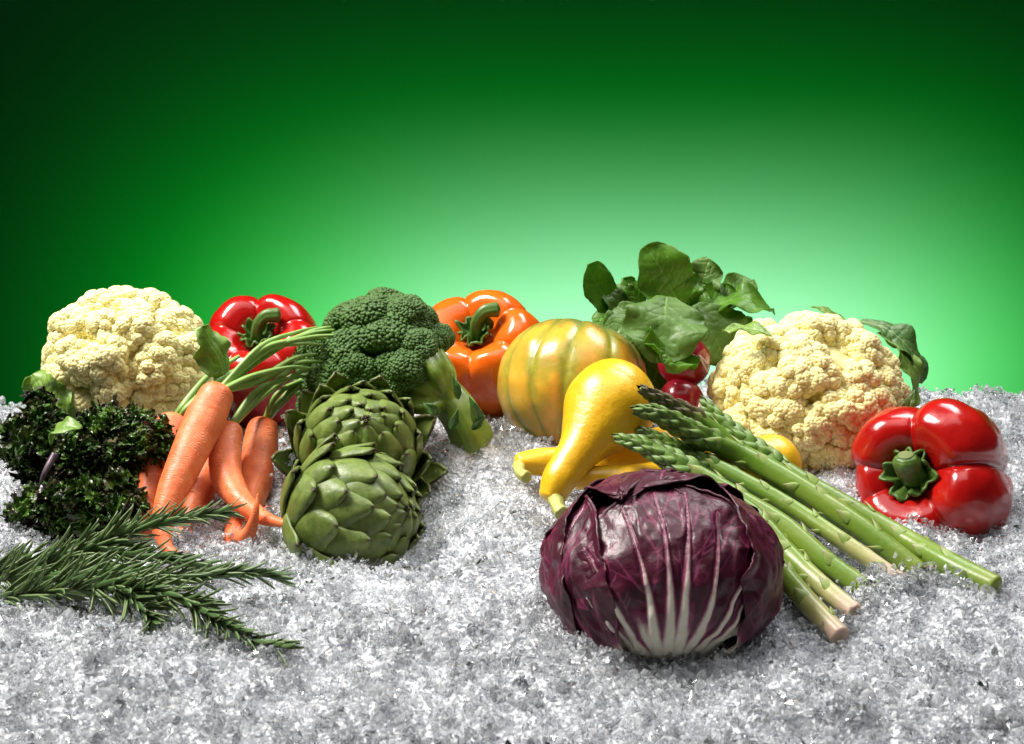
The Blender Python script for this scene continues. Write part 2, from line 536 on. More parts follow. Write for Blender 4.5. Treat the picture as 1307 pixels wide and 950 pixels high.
# crushed ice: nobody could count the chips
def hulls(n, seed):
    r = np.random.RandomState(seed)
    out = []
    for k in range(n):
        bm = bmesh.new()
        p = nrm(r.normal(size=(9, 3))) * r.uniform(0.75, 1.1, (9, 1)) * np.array([1, r.uniform(0.6, 1.0), r.uniform(0.4, 0.8)])
        for q in p:
            bm.verts.new(q)
        res = bmesh.ops.convex_hull(bm, input=bm.verts[:])
        bmesh.ops.delete(bm, geom=[g for g in res['geom_interior'] if isinstance(g, bmesh.types.BMVert)], context='VERTS')
        bm.verts.index_update()
        V = np.array([v.co[:] for v in bm.verts])
        Fc = np.array([[v.index for v in f.verts] for f in bm.faces if len(f.verts) == 3])
        bm.free()
        out.append((V, Fc))
    return out
HULL = hulls(36, 4)

def rotations(n, r):
    q = nrm(r.normal(size=(n, 4)))
    w, x, y, z = q.T
    return stk([stk([1 - 2 * (y * y + z * z), 2 * (x * y - z * w), 2 * (x * z + y * w)], -1),
                     stk([2 * (x * y + z * w), 1 - 2 * (x * x + z * z), 2 * (y * z - x * w)], -1),
                     stk([2 * (x * z - y * w), 2 * (y * z + x * w), 1 - 2 * (x * x + y * y)], -1)], 1)

def chips(P, size, r):
    Vs, Fs, Fr, off = [], [], [], 0
    fr = r.beta(0.7, 2.0, len(P)) * np.where(size > 0.0038, 0.35, 1.0)
    kind = r.randint(0, len(HULL), len(P))
    R = rotations(len(P), r)
    for k, (v, f) in enumerate(HULL):
        ix = np.where(kind == k)[0]
        if not len(ix):
            continue
        Fr.append(np.repeat(fr[ix], len(v)))
        A = np.einsum('nij,vj->nvi', R[ix] * size[ix][:, None, None], v) + P[ix][:, None, :]
        Fk = f[None] + (np.arange(len(ix)) * len(v))[:, None, None] + off
        Vs.append(A.reshape(-1, 3)); Fs.append(Fk.reshape(-1, 3))
        off += A.shape[0] * A.shape[1]
    return np.concatenate(Vs), np.concatenate(Fs), np.concatenate(Fr)

r = np.random.RandomState(21)
NCH = 105000
y = 0.60 + (1.375 - 0.60) * r.rand(NCH) ** 1.15
x = (r.rand(NCH) * 2 - 1) * np.minimum(0.10 + 0.40 * (y + 0.11), 0.66)
sz = np.clip(0.0018 * np.exp(r.normal(size=NCH) * 0.48), 0.0008, 0.0070)
sz = np.where(r.rand(NCH) < 0.025, r.uniform(0.0040, 0.0070, NCH), sz)
z = zice(x, y) + r.uniform(-0.003, 0.003, NCH) + 0.3 * sz
HEAPS = [(1130, 766, 0.846, 0.012, 90), (1160, 745, 0.862, 0.013, 110), (1185, 735, 0.875, 0.012, 80), (1092, 786, 0.832, 0.010, 60), (1085, 815, 0.812, 0.006, 25), (1240, 745, 0.872, 0.010, 40), (378, 600, 1.03, 0.008, 120)]
hp = [np.array([W(a, b, d)]) + r.normal(size=(n, 3)) * np.array([s_, s_ * 0.7, s_ * 0.42]) for a, b, d, s_, n in HEAPS]
hx = np.vstack(hp)
hx[:, 2] = np.maximum(hx[:, 2], zice(hx[:, 0], hx[:, 1]))
x, y, z = np.concatenate([x, hx[:, 0]]), np.concatenate([y, hx[:, 1]]), np.concatenate([z, hx[:, 2]])
sz = np.concatenate([sz, np.clip(0.0027 * np.exp(r.normal(size=len(hx)) * 0.35), 0.001, 0.0055)])
V, Fc, fr = chips(stk([x, y, z], -1), sz, r)
MAT_CHIP = m_ice('crushed_ice', 0.15, 0.03, True)
o = add('crushed_ice', V, Fc, MAT_CHIP, attrs={'frost': fr}, smooth=False)
o['kind'] = 'stuff'
o['label'] = 'crushed clear ice heaped over the whole table'
o['category'] = 'ice'

# ------------------------------------------------------------------ cauliflowers
def vein_mask(x, y, lines):
    """0..1 closeness of the points x, y (metres) to tapering vein lines [(points, w0, w1), ...]"""
    best = np.zeros(x.shape)
    for pts, w0, w1 in lines:
        pts = np.asarray(pts, float)
        n = len(pts) - 1
        for k in range(n):
            a, b = pts[k], pts[k + 1]
            d = b - a
            t = np.clip(((x - a[0]) * d[0] + (y - a[1]) * d[1]) / (d @ d + 1e-12), 0, 1)
            dist = np.hypot(x - a[0] - t * d[0], y - a[1] - t * d[1])
            w = w1 + (w0 - w1) * (1 - (k + t) / n) ** 1.9
            best = np.maximum(best, np.clip(1.25 - dist / np.maximum(w, 1e-5), 0, 1))
    return best

def pinnate(L, hw, n, w, r, ang=48):
    lines = [([(0, 0), (0.02 * hw, L * 0.5), (0, L * 0.97)], w, w * 0.25)]
    for k in range(n):
        v = L * (0.10 + 0.75 * (k + 0.5) / n)
        for sgn in (-1, 1):
            a = math.radians(ang + r.uniform(-6, 6))
            l = hw * 1.15
            v2 = v + r.uniform(-0.02, 0.02) * L
            p = [(0, v2), (sgn * l * 0.45 * math.sin(a), v2 + l * 0.38 * math.cos(a)), (sgn * l * math.sin(a), v2 + l * 1.05 * math.cos(a))]
            lines.append((p, w * 0.5, w * 0.15))
            q = p[1]
            lines.append(([q, (q[0] + sgn * 0.16 * l, q[1] + 0.42 * l)], w * 0.28, w * 0.1))
    return lines

def leaf(name, parent, base, tip, face, width, mat, seed, bend=0.15, fold=0.12, ruffle=0.08, kind='spoon', n=64, mm=41,
         vein_w=0.0016, nv=5, thick=0.0007, side=0.0, rag=0.05, tipcurl=0.0):
    r = np.random.RandomState(seed)
    base, tip = np.asarray(base, float), np.asarray(tip, float)
    ax = tip - base
    L = np.linalg.norm(ax)
    ax = ax / L
    f = np.asarray(face, float)
    f = nrm(f - ax * np.dot(f, ax))
    s = np.cross(ax, f)
    v = np.linspace(0, 1, n)[:, None]
    u = np.linspace(-1, 1, mm)[None, :]
    if kind == 'spoon':
        o = 0.10 + 0.90 * np.sqrt(np.clip(1 - ((v - 0.60) / 0.41) ** 2, 0, 1)) * sstep(0.02, 0.42, v) + 0.12 * sstep(0.15, 0.35, v) * (1 - sstep(0.85, 1.0, v))
        o = np.minimum(o, 1.0) * np.sqrt(np.clip((1.0 - v) / 0.06, 0.02, 1))
    elif kind == 'broad':
        o = np.sqrt(np.clip(1 - ((v - 0.48) / 0.53) ** 2, 0.0, 1)) * (0.55 + 0.45 * sstep(0, 0.4, v))
    else:  # lance
        o = np.clip(np.sin(np.pi * np.clip(v, 0, 1) ** 0.8), 0.03, 1)
    o = o * np.ones_like(u)
    edge_n = vnoise(stk([v * 9 + 0 * u, np.sign(u) * 3 + 0 * v, 0 * u * v + seed * 1.37], -1)) + 0.5 * vnoise(stk([v * 25 + 0 * u, np.sign(u) * 3 + 0 * v, 0 * u * v + seed * 2.7], -1))
    hw = width / 2 * o * (1 + rag * edge_n * np.abs(u))
    X = u * hw
    Y = v * L * np.ones_like(u)
    vm = vein_mask(X, Y, pinnate(L, width / 2, nv, vein_w, r))
    au = np.abs(u)
    dz = bend * L * 4 * v * (1 - v) + fold * hw * au ** 1.5
    ph = r.uniform(0, 6.28)
    dz = dz + ruffle * width * au ** 2 * np.sin(v * 13 + ph + 1.7 * np.sign(u)) * sstep(0.1, 0.4, v)
    dz = dz + 0.025 * width * fbm(stk([X * 45, Y * 45, 0 * X + seed], -1), 2) - 0.0007 * vm
    cell = np.minimum(np.abs(vnoise(stk([X * 110, Y * 110, 0 * X + seed + 5], -1))), 0.35)
    dz = dz + 0.0022 * cell
    dz = dz - tipcurl * L * sstep(0.6, 1.0, v) ** 1.5
    sd = side * L * v ** 2
    V = base + ax * Y[..., None] + s * (X + sd)[..., None] + f * dz[..., None]
    V = V.reshape(-1, 3)
    q = gridq(n, mm)
    o = add(name, V, q, mat, parent, {'vein': vm.ravel(), 'lv': (v + 0 * u).ravel()})
    md = o.modifiers.new('thickness', 'SOLIDIFY')
    md.thickness = thick
    md.offset = 0
    return o

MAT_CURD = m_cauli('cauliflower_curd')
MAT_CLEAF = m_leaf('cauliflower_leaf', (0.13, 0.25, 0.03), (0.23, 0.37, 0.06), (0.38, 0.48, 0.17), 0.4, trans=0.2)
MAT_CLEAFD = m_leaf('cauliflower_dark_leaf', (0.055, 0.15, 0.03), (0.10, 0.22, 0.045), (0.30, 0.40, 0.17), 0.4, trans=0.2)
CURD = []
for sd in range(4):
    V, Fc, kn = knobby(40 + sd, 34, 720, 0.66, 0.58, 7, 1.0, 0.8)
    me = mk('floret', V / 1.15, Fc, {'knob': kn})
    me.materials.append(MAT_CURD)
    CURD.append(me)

def cauliflower(label, C, ax, tilt, seed, nf=58, fr=(0.27, 0.38)):
    r = np.random.RandomState(seed)
    C = np.asarray(C)
    t = thing('cauliflower', label, 'cauliflower', C - np.array([0, 0, ax[2] * 0.8]))
    Rt = frame(tilt)
    # the inner dome that the florets grow from
    v, Fc = ico(5)
    V = (v * np.array(ax) * 0.78) @ Rt.T + C
    add('core', V, Fc, MAT_CURD, t, {'knob': np.zeros(len(V))})
    p = fib(nf, r, 0.75)
    p = p[p[:, 2] > -0.62]
    for k, d in enumerate(p):
        s = r.uniform(*fr) * (1.0 - 0.12 * max(d[2], 0))
        loc = C + Rt @ (d * np.array(ax) * (0.95 - s * 0.55 + r.uniform(-0.03, 0.03)))
        nz = Rt @ nrm(d / np.array(ax))
        a = r.uniform(0, 6.28)
        Rf = frame(nz, (math.cos(a), math.sin(a), 0.3))
        sc = s * np.mean(ax)
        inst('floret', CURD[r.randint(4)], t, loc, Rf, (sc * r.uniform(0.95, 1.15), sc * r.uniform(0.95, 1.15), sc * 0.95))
    return t

s1 = S(1, 1.16)
CL = W(164, 468, 1.16)
cl = cauliflower('cream cauliflower head behind the dark curly kale, beside the carrots', CL, (104 * s1, 98 * s1, 98 * s1), (-0.12, -0.28, 1), 3)
leaf('leaf', cl, W(284, 488, 1.10), W(247, 416, 1.085), -CF + 0.5 * CU + 0.5 * CR, S(46, 1.1), MAT_CLEAF, 1, bend=0.22, fold=-0.3, kind='broad', ruffle=0.20, rag=0.14, vein_w=0.0009, tipcurl=-0.15)
leaf('leaf', cl, W(96, 548, 1.10), W(42, 478, 1.115), -CF - 0.5 * CR + 0.3 * CU, S(60, 1.13), MAT_CLEAF, 2, bend=0.16, fold=-0.2, kind='broad', ruffle=0.18, rag=0.12, vein_w=0.001)
leaf('leaf', cl, W(70, 575, 1.09), W(62, 500, 1.085), -CF - 0.2 * CR, S(40, 1.1), MAT_CLEAF, 5, bend=0.1, kind='broad', ruffle=0.10)
leaf('leaf', cl, W(66, 566, 0.995), W(104, 548, 0.985), -CF + 1.4 * CU, S(32, 1.0), MAT_CLEAF, 6, bend=0.25, kind='broad', n=30, mm=19, vein_w=0.0005)
s2 = S(1, 1.15)
CRR = W(1031, 507, 1.155)
cr = cauliflower('cream cauliflower head behind the asparagus, beside the front red pepper', CRR, (122 * s2, 112 * s2, 101 * s2), (0.16, -0.34, 1), 8)
leaf('leaf', cr, W(985, 430, 1.12), W(922, 424, 1.13), CU - 0.4 * CF, S(34, 1.12), MAT_CLEAF, 3, bend=0.12, kind='lance', ruffle=0.1, n=36, mm=23)
leaf('leaf', cr, W(1085, 425, 1.20), W(1036, 392, 1.20), CU - 0.5 * CF, S(22, 1.2), MAT_CLEAF, 4, bend=0.1, kind='lance', n=36, mm=23)
leaf('leaf', cr, W(1098, 410, 1.20), W(1178, 488, 1.175), -CF + 0.9 * CR + 0.5 * CU, S(46, 1.19), MAT_CLEAFD, 7, bend=0.20, kind='broad', ruffle=0.12, rag=0.1)
leaf('leaf', cr, W(1120, 425, 1.185), W(1166, 520, 1.15), -CF + 1.2 * CR + 0.3 * CU, S(44, 1.17), MAT_CLEAF, 9, bend=0.18, kind='broad', ruffle=0.14, rag=0.1)
leaf('leaf', cr, W(1150, 560, 1.10), W(1168, 497, 1.10), -CF - 0.5 * CR, S(22, 1.1), MAT_CLEAFD, 8, bend=0.1, kind='lance', n=36, mm=23)

# ------------------------------------------------------------------ peppers
MAT_PGREEN = plain('pepper_stem_green', (0.035, 0.090, 0.010), (0.095, 0.18, 0.025), 90, 0.42, 260, 0.4, 0.001)
MAT_PCUT = plain('pepper_stem_cut', (0.10, 0.15, 0.035), (0.18, 0.21, 0.06), 200, 0.7)
PROF = np.array([(0.001, 0.40), (0.10, 0.39), (0.19, 0.41), (0.28, 0.50), (0.42, 0.64), (0.62, 0.72), (0.82, 0.62), (0.96, 0.36), (1.0, 0.05),
                 (0.98, -0.30), (0.93, -0.62), (0.82, -0.90), (0.62, -1.08), (0.38, -1.10), (0.18, -1.0), (0.001, -0.96)])

def pepper(label, C, axis, xh, R, mat, grooves, amps, seed, length=1.0, stem=None, group=None, gd=0.115, cal=1.0):
    r = np.random.RandomState(seed)
    C = np.asarray(C, float)
    t = thing('bell_pepper', label, 'pepper', C - np.array([0, 0, R]), group)
    A = frame(axis, xh)
    nt, nth = 110, 200
    pr = catmull(PROF, nt)
    th = np.linspace(0, 2 * math.pi, nth, endpoint=False)
    g = np.sort(np.radians(grooves))
    n = len(g)
    b = np.zeros(nth); am = np.zeros(nth); li = np.zeros(nth, int)
    for k in range(n):
        a0, a1 = g[k], g[(k + 1) % n] + (2 * math.pi if k == n - 1 else 0)
        for tt in (th, th + 2 * math.pi):
            ins = (tt >= a0) & (tt < a1)
            s = (tt[ins] - a0) / (a1 - a0)
            b[ins] = np.abs(np.sin(math.pi * s)) ** 0.5
            am[ins] = 1 + (amps[k] - 1) * np.sin(math.pi * s) ** 0.5
            li[ins] = k
    tpar = np.linspace(0, 1, nt)[:, None]
    lobew = sstep(0.10, 0.36, tpar) * (1 - 0.55 * sstep(0.55, 0.95, tpar))
    rho = pr[:, 0][:, None] * (1 - gd * lobew * (1 - b)[None, :]) * (1 + (am - 1)[None, :] * sstep(0.15, 0.4, tpar))
    z = pr[:, 1][:, None] * np.where(pr[:, 1] < 0, length, 1.0)[:, None]
    z = z - gd * 1.05 * (1 - b)[None, :] * np.exp(-((tpar - 0.33) / 0.13) ** 2) + 0.55 * (am - 1)[None, :] * np.exp(-((tpar - 0.33) / 0.16) ** 2)
    z = z + 0.16 * (1 - b)[None, :] * sstep(0.72, 0.92, tpar)
    x, y = rho * np.cos(th), rho * np.sin(th)
    P = stk([x, y, z], -1)
    P = P + 0.03 * fbm(P * 2.1 + seed, 2)[..., None] * nrm(P) * sstep(0.12, 0.3, tpar)[..., None]
    V = (P * R).reshape(-1, 3) @ A.T + C
    add('body', V, gridq(nt, nth, True), mat, t, {'lv': (tpar + 0 * th).ravel()})
    # calyx: a lobed crinkled collar in the hollow
    nr_, na = 14, 72
    rr = np.linspace(0.02, 1, nr_)[:, None]
    aa = np.linspace(0, 2 * math.pi, na, endpoint=False)[None, :]
    star = 0.255 * cal + 0.03 * np.cos(aa * 6 + 0.6 + seed) + 0.03 * np.cos(aa * 11 + 2) + 0.05 * vnoise(stk([3 * np.cos(aa), 3 * np.sin(aa), seed + 0 * aa], -1))
    cz = 0.43 + 0.05 * rr + 0.15 * rr ** 3 + 0.05 * rr ** 2 * np.cos(aa * 9 + 1) + 0.05 * rr ** 2 * vnoise(stk([5 * np.cos(aa), 5 * np.sin(aa), 3 * rr + seed], -1))
    P = stk([rr * star * np.cos(aa), rr * star * np.sin(aa), cz + 0 * aa], -1)
    cx = add('calyx', (P * R).reshape(-1, 3) @ A.T + C, gridq(nr_, na, True), MAT_PGREEN, t)
    md = cx.modifiers.new('thickness', 'SOLIDIFY'); md.thickness = 0.0018; md.offset = 0
    # stem in local units: points and radii
    sp, sr = stem
    sp = np.array(sp, float) * R @ A.T + C
    ridge = lambda s, a: 1 + 0.04 * np.cos(5 * a + 9 * s / R * 0.3) + 0.02 * np.cos(9 * a + 1) + 0.09 * vnoise(stk([s / R * 3, np.cos(a) * 1.5, np.sin(a) * 1.5 + seed], -1))
    V, q, at = tube(sp, np.array(sr) * R, 34, 40, 0.3, 0.30, 5, ridge)
    st = add('stem', V, q, MAT_PGREEN, t, at)
    d = nrm(sp[-1] - sp[-2])
    e = sp[-1] + d * sr[-1] * R * 0.27
    Bm = frame(d, (0.3, 0.2, 1))
    a = np.linspace(0, 2 * math.pi, 24, endpoint=False)
    ring = [np.zeros((1, 3)) + [0, 0, 0.0002]]
    for k in (0.35, 0.66):
        ring.append(stk([k * sr[-1] * R * np.cos(a), k * sr[-1] * R * np.sin(a), 0 * a + 0.0004 + 0.0006 * (k < 0.5)], -1))
    V = np.vstack(ring) @ Bm.T + e
    tri = stk([np.zeros(24, int), 1 + np.arange(24), 1 + (np.arange(24) + 1) % 24], 1)
    qd = stk([1 + np.arange(24), 25 + np.arange(24), 25 + (np.arange(24) + 1) % 24, 1 + (np.arange(24) + 1) % 24], 1)
    add('cut_end', V, [tri, qd], MAT_PCUT, st)
    return t

MAT_RED = m_pepper('red_pepper_skin', (0.33, 0.003, 0.003), (0.47, 0.008, 0.005), (0.40, 0.03, 0.01))
MAT_ORANGE = m_pepper('orange_pepper_skin', (0.74, 0.095, 0.004), (0.82, 0.15, 0.008), (0.62, 0.20, 0.02))
CURL = ([(0, 0, 0.40), (0, 0, 0.56), (0.05, 0.08, 0.72), (0.18, 0.17, 0.80), (0.36, 0.20, 0.78)], (0.15, 0.095, 0.088, 0.10, 0.115))
pepper('red bell pepper behind the carrot greens, beside the cauliflower', W(336, 456, 1.235), CU * 0.62 - CF * 0.78 - CR * 0.05, CR, S(79, 1.23), MAT_RED,
       [20, 95, 165, 235, 310], [1.0, 1.03, 1.0, 0.95, 1.0], 4, 1.15, CURL)
pepper('orange bell pepper with a curled green stem, standing beside the broccoli', W(616, 453, 1.245), CU * 0.60 - CF * 0.76 - CR * 0.16, CR, S(82, 1.24), MAT_ORANGE,
       [30, 105, 200, 262, 325], [0.98, 1.05, 1.0, 0.96, 1.02], 9, 1.35, CURL)
pepper('red bell pepper lying on bare ice beside the asparagus stalk ends', W(1182, 612, 1.03), CU * 0.18 - CF * 0.82 - CR * 0.58, CR, S(102, 1.02), MAT_RED,
       [5, 85, 165, 205, 300], [1.10, 1.0, 0.84, 0.97, 1.06], 6, 0.75,
       ([(0, 0, 0.36), (0, 0.01, 0.50), (-0.01, 0.06, 0.61), (0.0, 0.13, 0.70), (0.01, 0.18, 0.74)], (0.24, 0.18, 0.17, 0.17, 0.14)), gd=0.14, cal=1.15)

# ------------------------------------------------------------------ ribbed gourd
def gourd():
    C = W(731, 494, 1.175)
    R = S(96, 1.175)
    t = thing('round_gourd', 'round ribbed gourd mottled orange and green, behind the yellow squash', 'gourd', C - np.array([0, 0, R * 0.75]))
    A = frame((0.22, 0.62, 1.0))
    nt, nth = 130, 260
    a = np.linspace(0.02, math.pi - 0.02, nt)[:, None]
    th = np.linspace(0, 2 * math.pi, nth, endpoint=False)[None, :]
    w = th + 0.05 * np.sin(3 * th) + 0.03 * np.sin(a * 2 + th)
    rib = np.abs(np.sin(w * 6 + 0.2 * np.sin(a)))
    gro = (1 - rib) ** 2.2
    rr = 1 - 0.026 * gro * np.sin(a) ** 0.5
    rad = np.sin(a) ** 0.85
    z = 0.86 * np.cos(a) - 0.16 * np.exp(-(a / 0.28) ** 2)
    P = stk([rr * rad * np.cos(th), rr * rad * np.sin(th), z * (1 - 0.02 * gro)], -1)
    P = P + 0.012 * fbm(P * 3, 2)[..., None] * nrm(P)
    g2 = np.clip((1 - rib) * 0.62 + 0.22 * np.cos(w * 2.0 + 0.4) + 0.14 * np.sin(3 * w), 0, 1)
    add('rind', (P * R).reshape(-1, 3) @ A.T + C, gridq(nt, nth, True), m_gourd(), t, {'groove': g2.ravel(), 'top': ((np.cos(a) + 1) / 2 + 0 * th).ravel()})
    sp = np.array([(0, 0, 0.56), (0, 0, 0.68), (0.03, 0.02, 0.76)]) * R @ A.T + C
    V, q, at = tube(sp, np.array([0.12, 0.075, 0.07]) * R, 16, 20, 0.2, 0.2, 3, lambda s, a: 1 + 0.1 * np.cos(5 * a))
    add('stem', V, q, MAT_PCUT, t, at)
gourd()

# ------------------------------------------------------------------ yellow squashes
MAT_SQ = m_squash('yellow_squash_skin')
MAT_SQSTEM = plain('squash_stem', (0.36, 0.36, 0.06), (0.46, 0.46, 0.14), 120, 0.5, 220, 0.5, 0.001)

def squash(label, pts, stem, seed):
    P = np.array([W(a, b, d) for a, b, d, r in pts])
    R = np.array([S(r, d, b) for a, b, d, r in pts])
    t = thing('yellow_squash', label, 'squash', P[len(P) // 2] - np.array([0, 0, R.max()]))
    lump = lambda s, a: 1 + 0.018 * vnoise(stk([s * 30, 2 * np.cos(a), 2 * np.sin(a) + seed], -1)) 
    V, q, at = tube(P, R, 90, 64, 0.55, 0.92, 12, lump)
    add('body', V, q, MAT_SQ, t, at)
    Q = np.array([W(a, b, d) for a, b, d, r in stem])
    V, q, at = tube(Q, [S(r, d, b) for a, b, d, r in stem], 20, 40, 0.2, 0.35, 4, lambda s, a: 1 + 0.045 * np.cos(5 * a) + 0.05 * vnoise(stk([s * 300, 2 * np.cos(a), 2 * np.sin(a)], -1)))
    add('stem', V, q, MAT_SQSTEM, t, at)
    return t

squash('upright yellow crookneck squash, bulb up and neck down on the ice', [(705, 633, 0.967, 18), (713, 614, 0.972, 22.5), (725, 595, 0.98, 24), (740, 574, 0.99, 28.5), (757, 549, 1.005, 43), (772, 526, 1.02, 56), (783, 514, 1.03, 57)],
       [(709, 636, 0.962, 11), (712, 648, 0.950, 8.5), (717, 655, 0.944, 10)], 2)
squash('yellow squash lying under the upright squash, neck tip on bare ice', [(664, 592, 1.04, 14), (690, 590, 1.045, 18), (730, 592, 1.05, 22), (790, 590, 1.05, 32), (840, 586, 1.05, 40), (870, 584, 1.05, 40)],
       [(662, 594, 1.035, 8), (664, 604, 1.022, 7), (672, 609, 1.014, 8)], 5)
squash('yellow squash lying under the asparagus, behind the radicchio', [(738, 610, 0.985, 15), (780, 611, 0.985, 17), (830, 612, 0.985, 22), (890, 606, 0.995, 30), (950, 598, 1.01, 38), (985, 594, 1.02, 40)],
       [(742, 610, 0.985, 10), (728, 610, 0.985, 9), (720, 611, 0.985, 11)], 7)

# ------------------------------------------------------------------ broccoli
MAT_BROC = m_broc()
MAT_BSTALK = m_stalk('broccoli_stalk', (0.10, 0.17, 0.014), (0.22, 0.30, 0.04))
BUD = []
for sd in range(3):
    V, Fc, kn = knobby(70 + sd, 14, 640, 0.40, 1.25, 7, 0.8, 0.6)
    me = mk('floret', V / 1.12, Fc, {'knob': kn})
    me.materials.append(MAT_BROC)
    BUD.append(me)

def broccoli():
    r = np.random.RandomState(12)
    C = W(474, 470, 1.13)
    s = S(1, 1.13)
    t = thing('broccoli', 'dark green broccoli crown with a pale cut stalk, behind the artichokes', 'broccoli', W(540, 545, 1.12))
    ax = nrm(CU * 0.74 - CR * 0.48 - CF * 0.35)
    A = frame(ax, CR)
    E = np.array([96, 86, 76]) * s
    j0 = C - ax * 55 * s
    root = W(598, 560, 1.10)
    knee = W(556, 500, 1.105)
    limbs = [[(606, 566, 1.085, 25), (592, 540, 1.085, 24), (578, 518, 1.09, 23), (560, 498, 1.10, 22)]]
    for e0, e1, rr in (((548, 470, 1.085), (520, 440, 1.11), 11), ((560, 466, 1.085), (534, 432, 1.105), 10), ((535, 492, 1.08), (498, 468, 1.10), 11), ((572, 474, 1.09), (548, 440, 1.11), 9),
                       ((525, 512, 1.08), (486, 492, 1.10), 11), ((545, 520, 1.07), (512, 516, 1.085), 9), ((556, 480, 1.075), (536, 452, 1.085), 8)):
        limbs.append([(584, 528, 1.085, 13), (566 + 0.25 * (e0[0] - 552), 506 + 0.3 * (e0[1] - 490), 1.085, rr + 2), (*e0, rr), (*e1, rr * 1.15)])
    Vs, Fs, off = [], [], 0
    for lm in limbs:
        V, q, at = tube([W(*p[:3]) for p in lm], [p[3] * s for p in lm], 40, 20, 0.3, 0.5, 3, lambda ss, a: 1 + 0.07 * np.cos(4 * a + off) + 0.06 * vnoise(stk([ss * 70, np.cos(a), np.sin(a) + off], -1)))
        Vs.append(V); Fs.append([f + off for f in q]); off += len(V)
    o = add('stalk', np.vstack(Vs), [np.vstack([f[0] for f in Fs])] + [f[k] for f in Fs for k in (1, 2)], MAT_BSTALK, t)
    md = o.modifiers.new('grown_together', 'REMESH'); md.mode = 'VOXEL'; md.voxel_size = 0.0011; md.use_smooth_shade = True
    md = o.modifiers.new('soften', 'SMOOTH'); md.iterations = 5
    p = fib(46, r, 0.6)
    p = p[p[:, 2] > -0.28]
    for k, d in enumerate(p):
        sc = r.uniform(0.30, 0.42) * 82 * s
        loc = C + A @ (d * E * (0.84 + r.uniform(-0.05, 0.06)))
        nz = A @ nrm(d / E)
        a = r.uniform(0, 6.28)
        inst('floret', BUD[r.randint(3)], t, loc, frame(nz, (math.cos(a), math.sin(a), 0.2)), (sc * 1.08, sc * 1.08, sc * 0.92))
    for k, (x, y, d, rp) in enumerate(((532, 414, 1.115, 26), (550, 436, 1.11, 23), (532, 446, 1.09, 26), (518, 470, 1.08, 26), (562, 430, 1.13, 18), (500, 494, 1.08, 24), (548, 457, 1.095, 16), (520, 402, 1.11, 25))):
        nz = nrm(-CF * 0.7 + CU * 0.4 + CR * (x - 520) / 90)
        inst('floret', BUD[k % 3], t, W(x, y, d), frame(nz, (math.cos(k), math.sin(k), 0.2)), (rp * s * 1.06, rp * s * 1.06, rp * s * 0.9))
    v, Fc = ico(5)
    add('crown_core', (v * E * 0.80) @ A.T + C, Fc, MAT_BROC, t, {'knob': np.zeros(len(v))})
    for k, (a, b, w) in enumerate((((585, 510, 1.068), (577, 478, 1.068), 10), ((612, 545, 1.062), (598, 505, 1.058), 15), ((575, 548, 1.052), (585, 520, 1.048), 11),
                                   ((560, 530, 1.06), (540, 514, 1.058), 13), ((602, 548, 1.06), (620, 530, 1.058), 10))):
        leaf('leaflet', t, W(*a), W(*b), -CF + 0.2 * CR, w * s, MAT_CLEAFD, 30 + k, bend=0.15, fold=0.5, kind='lance', n=24, mm=13, vein_w=0.0004)
broccoli()

# ------------------------------------------------------------------ artichokes
MAT_BRACT = m_bract()

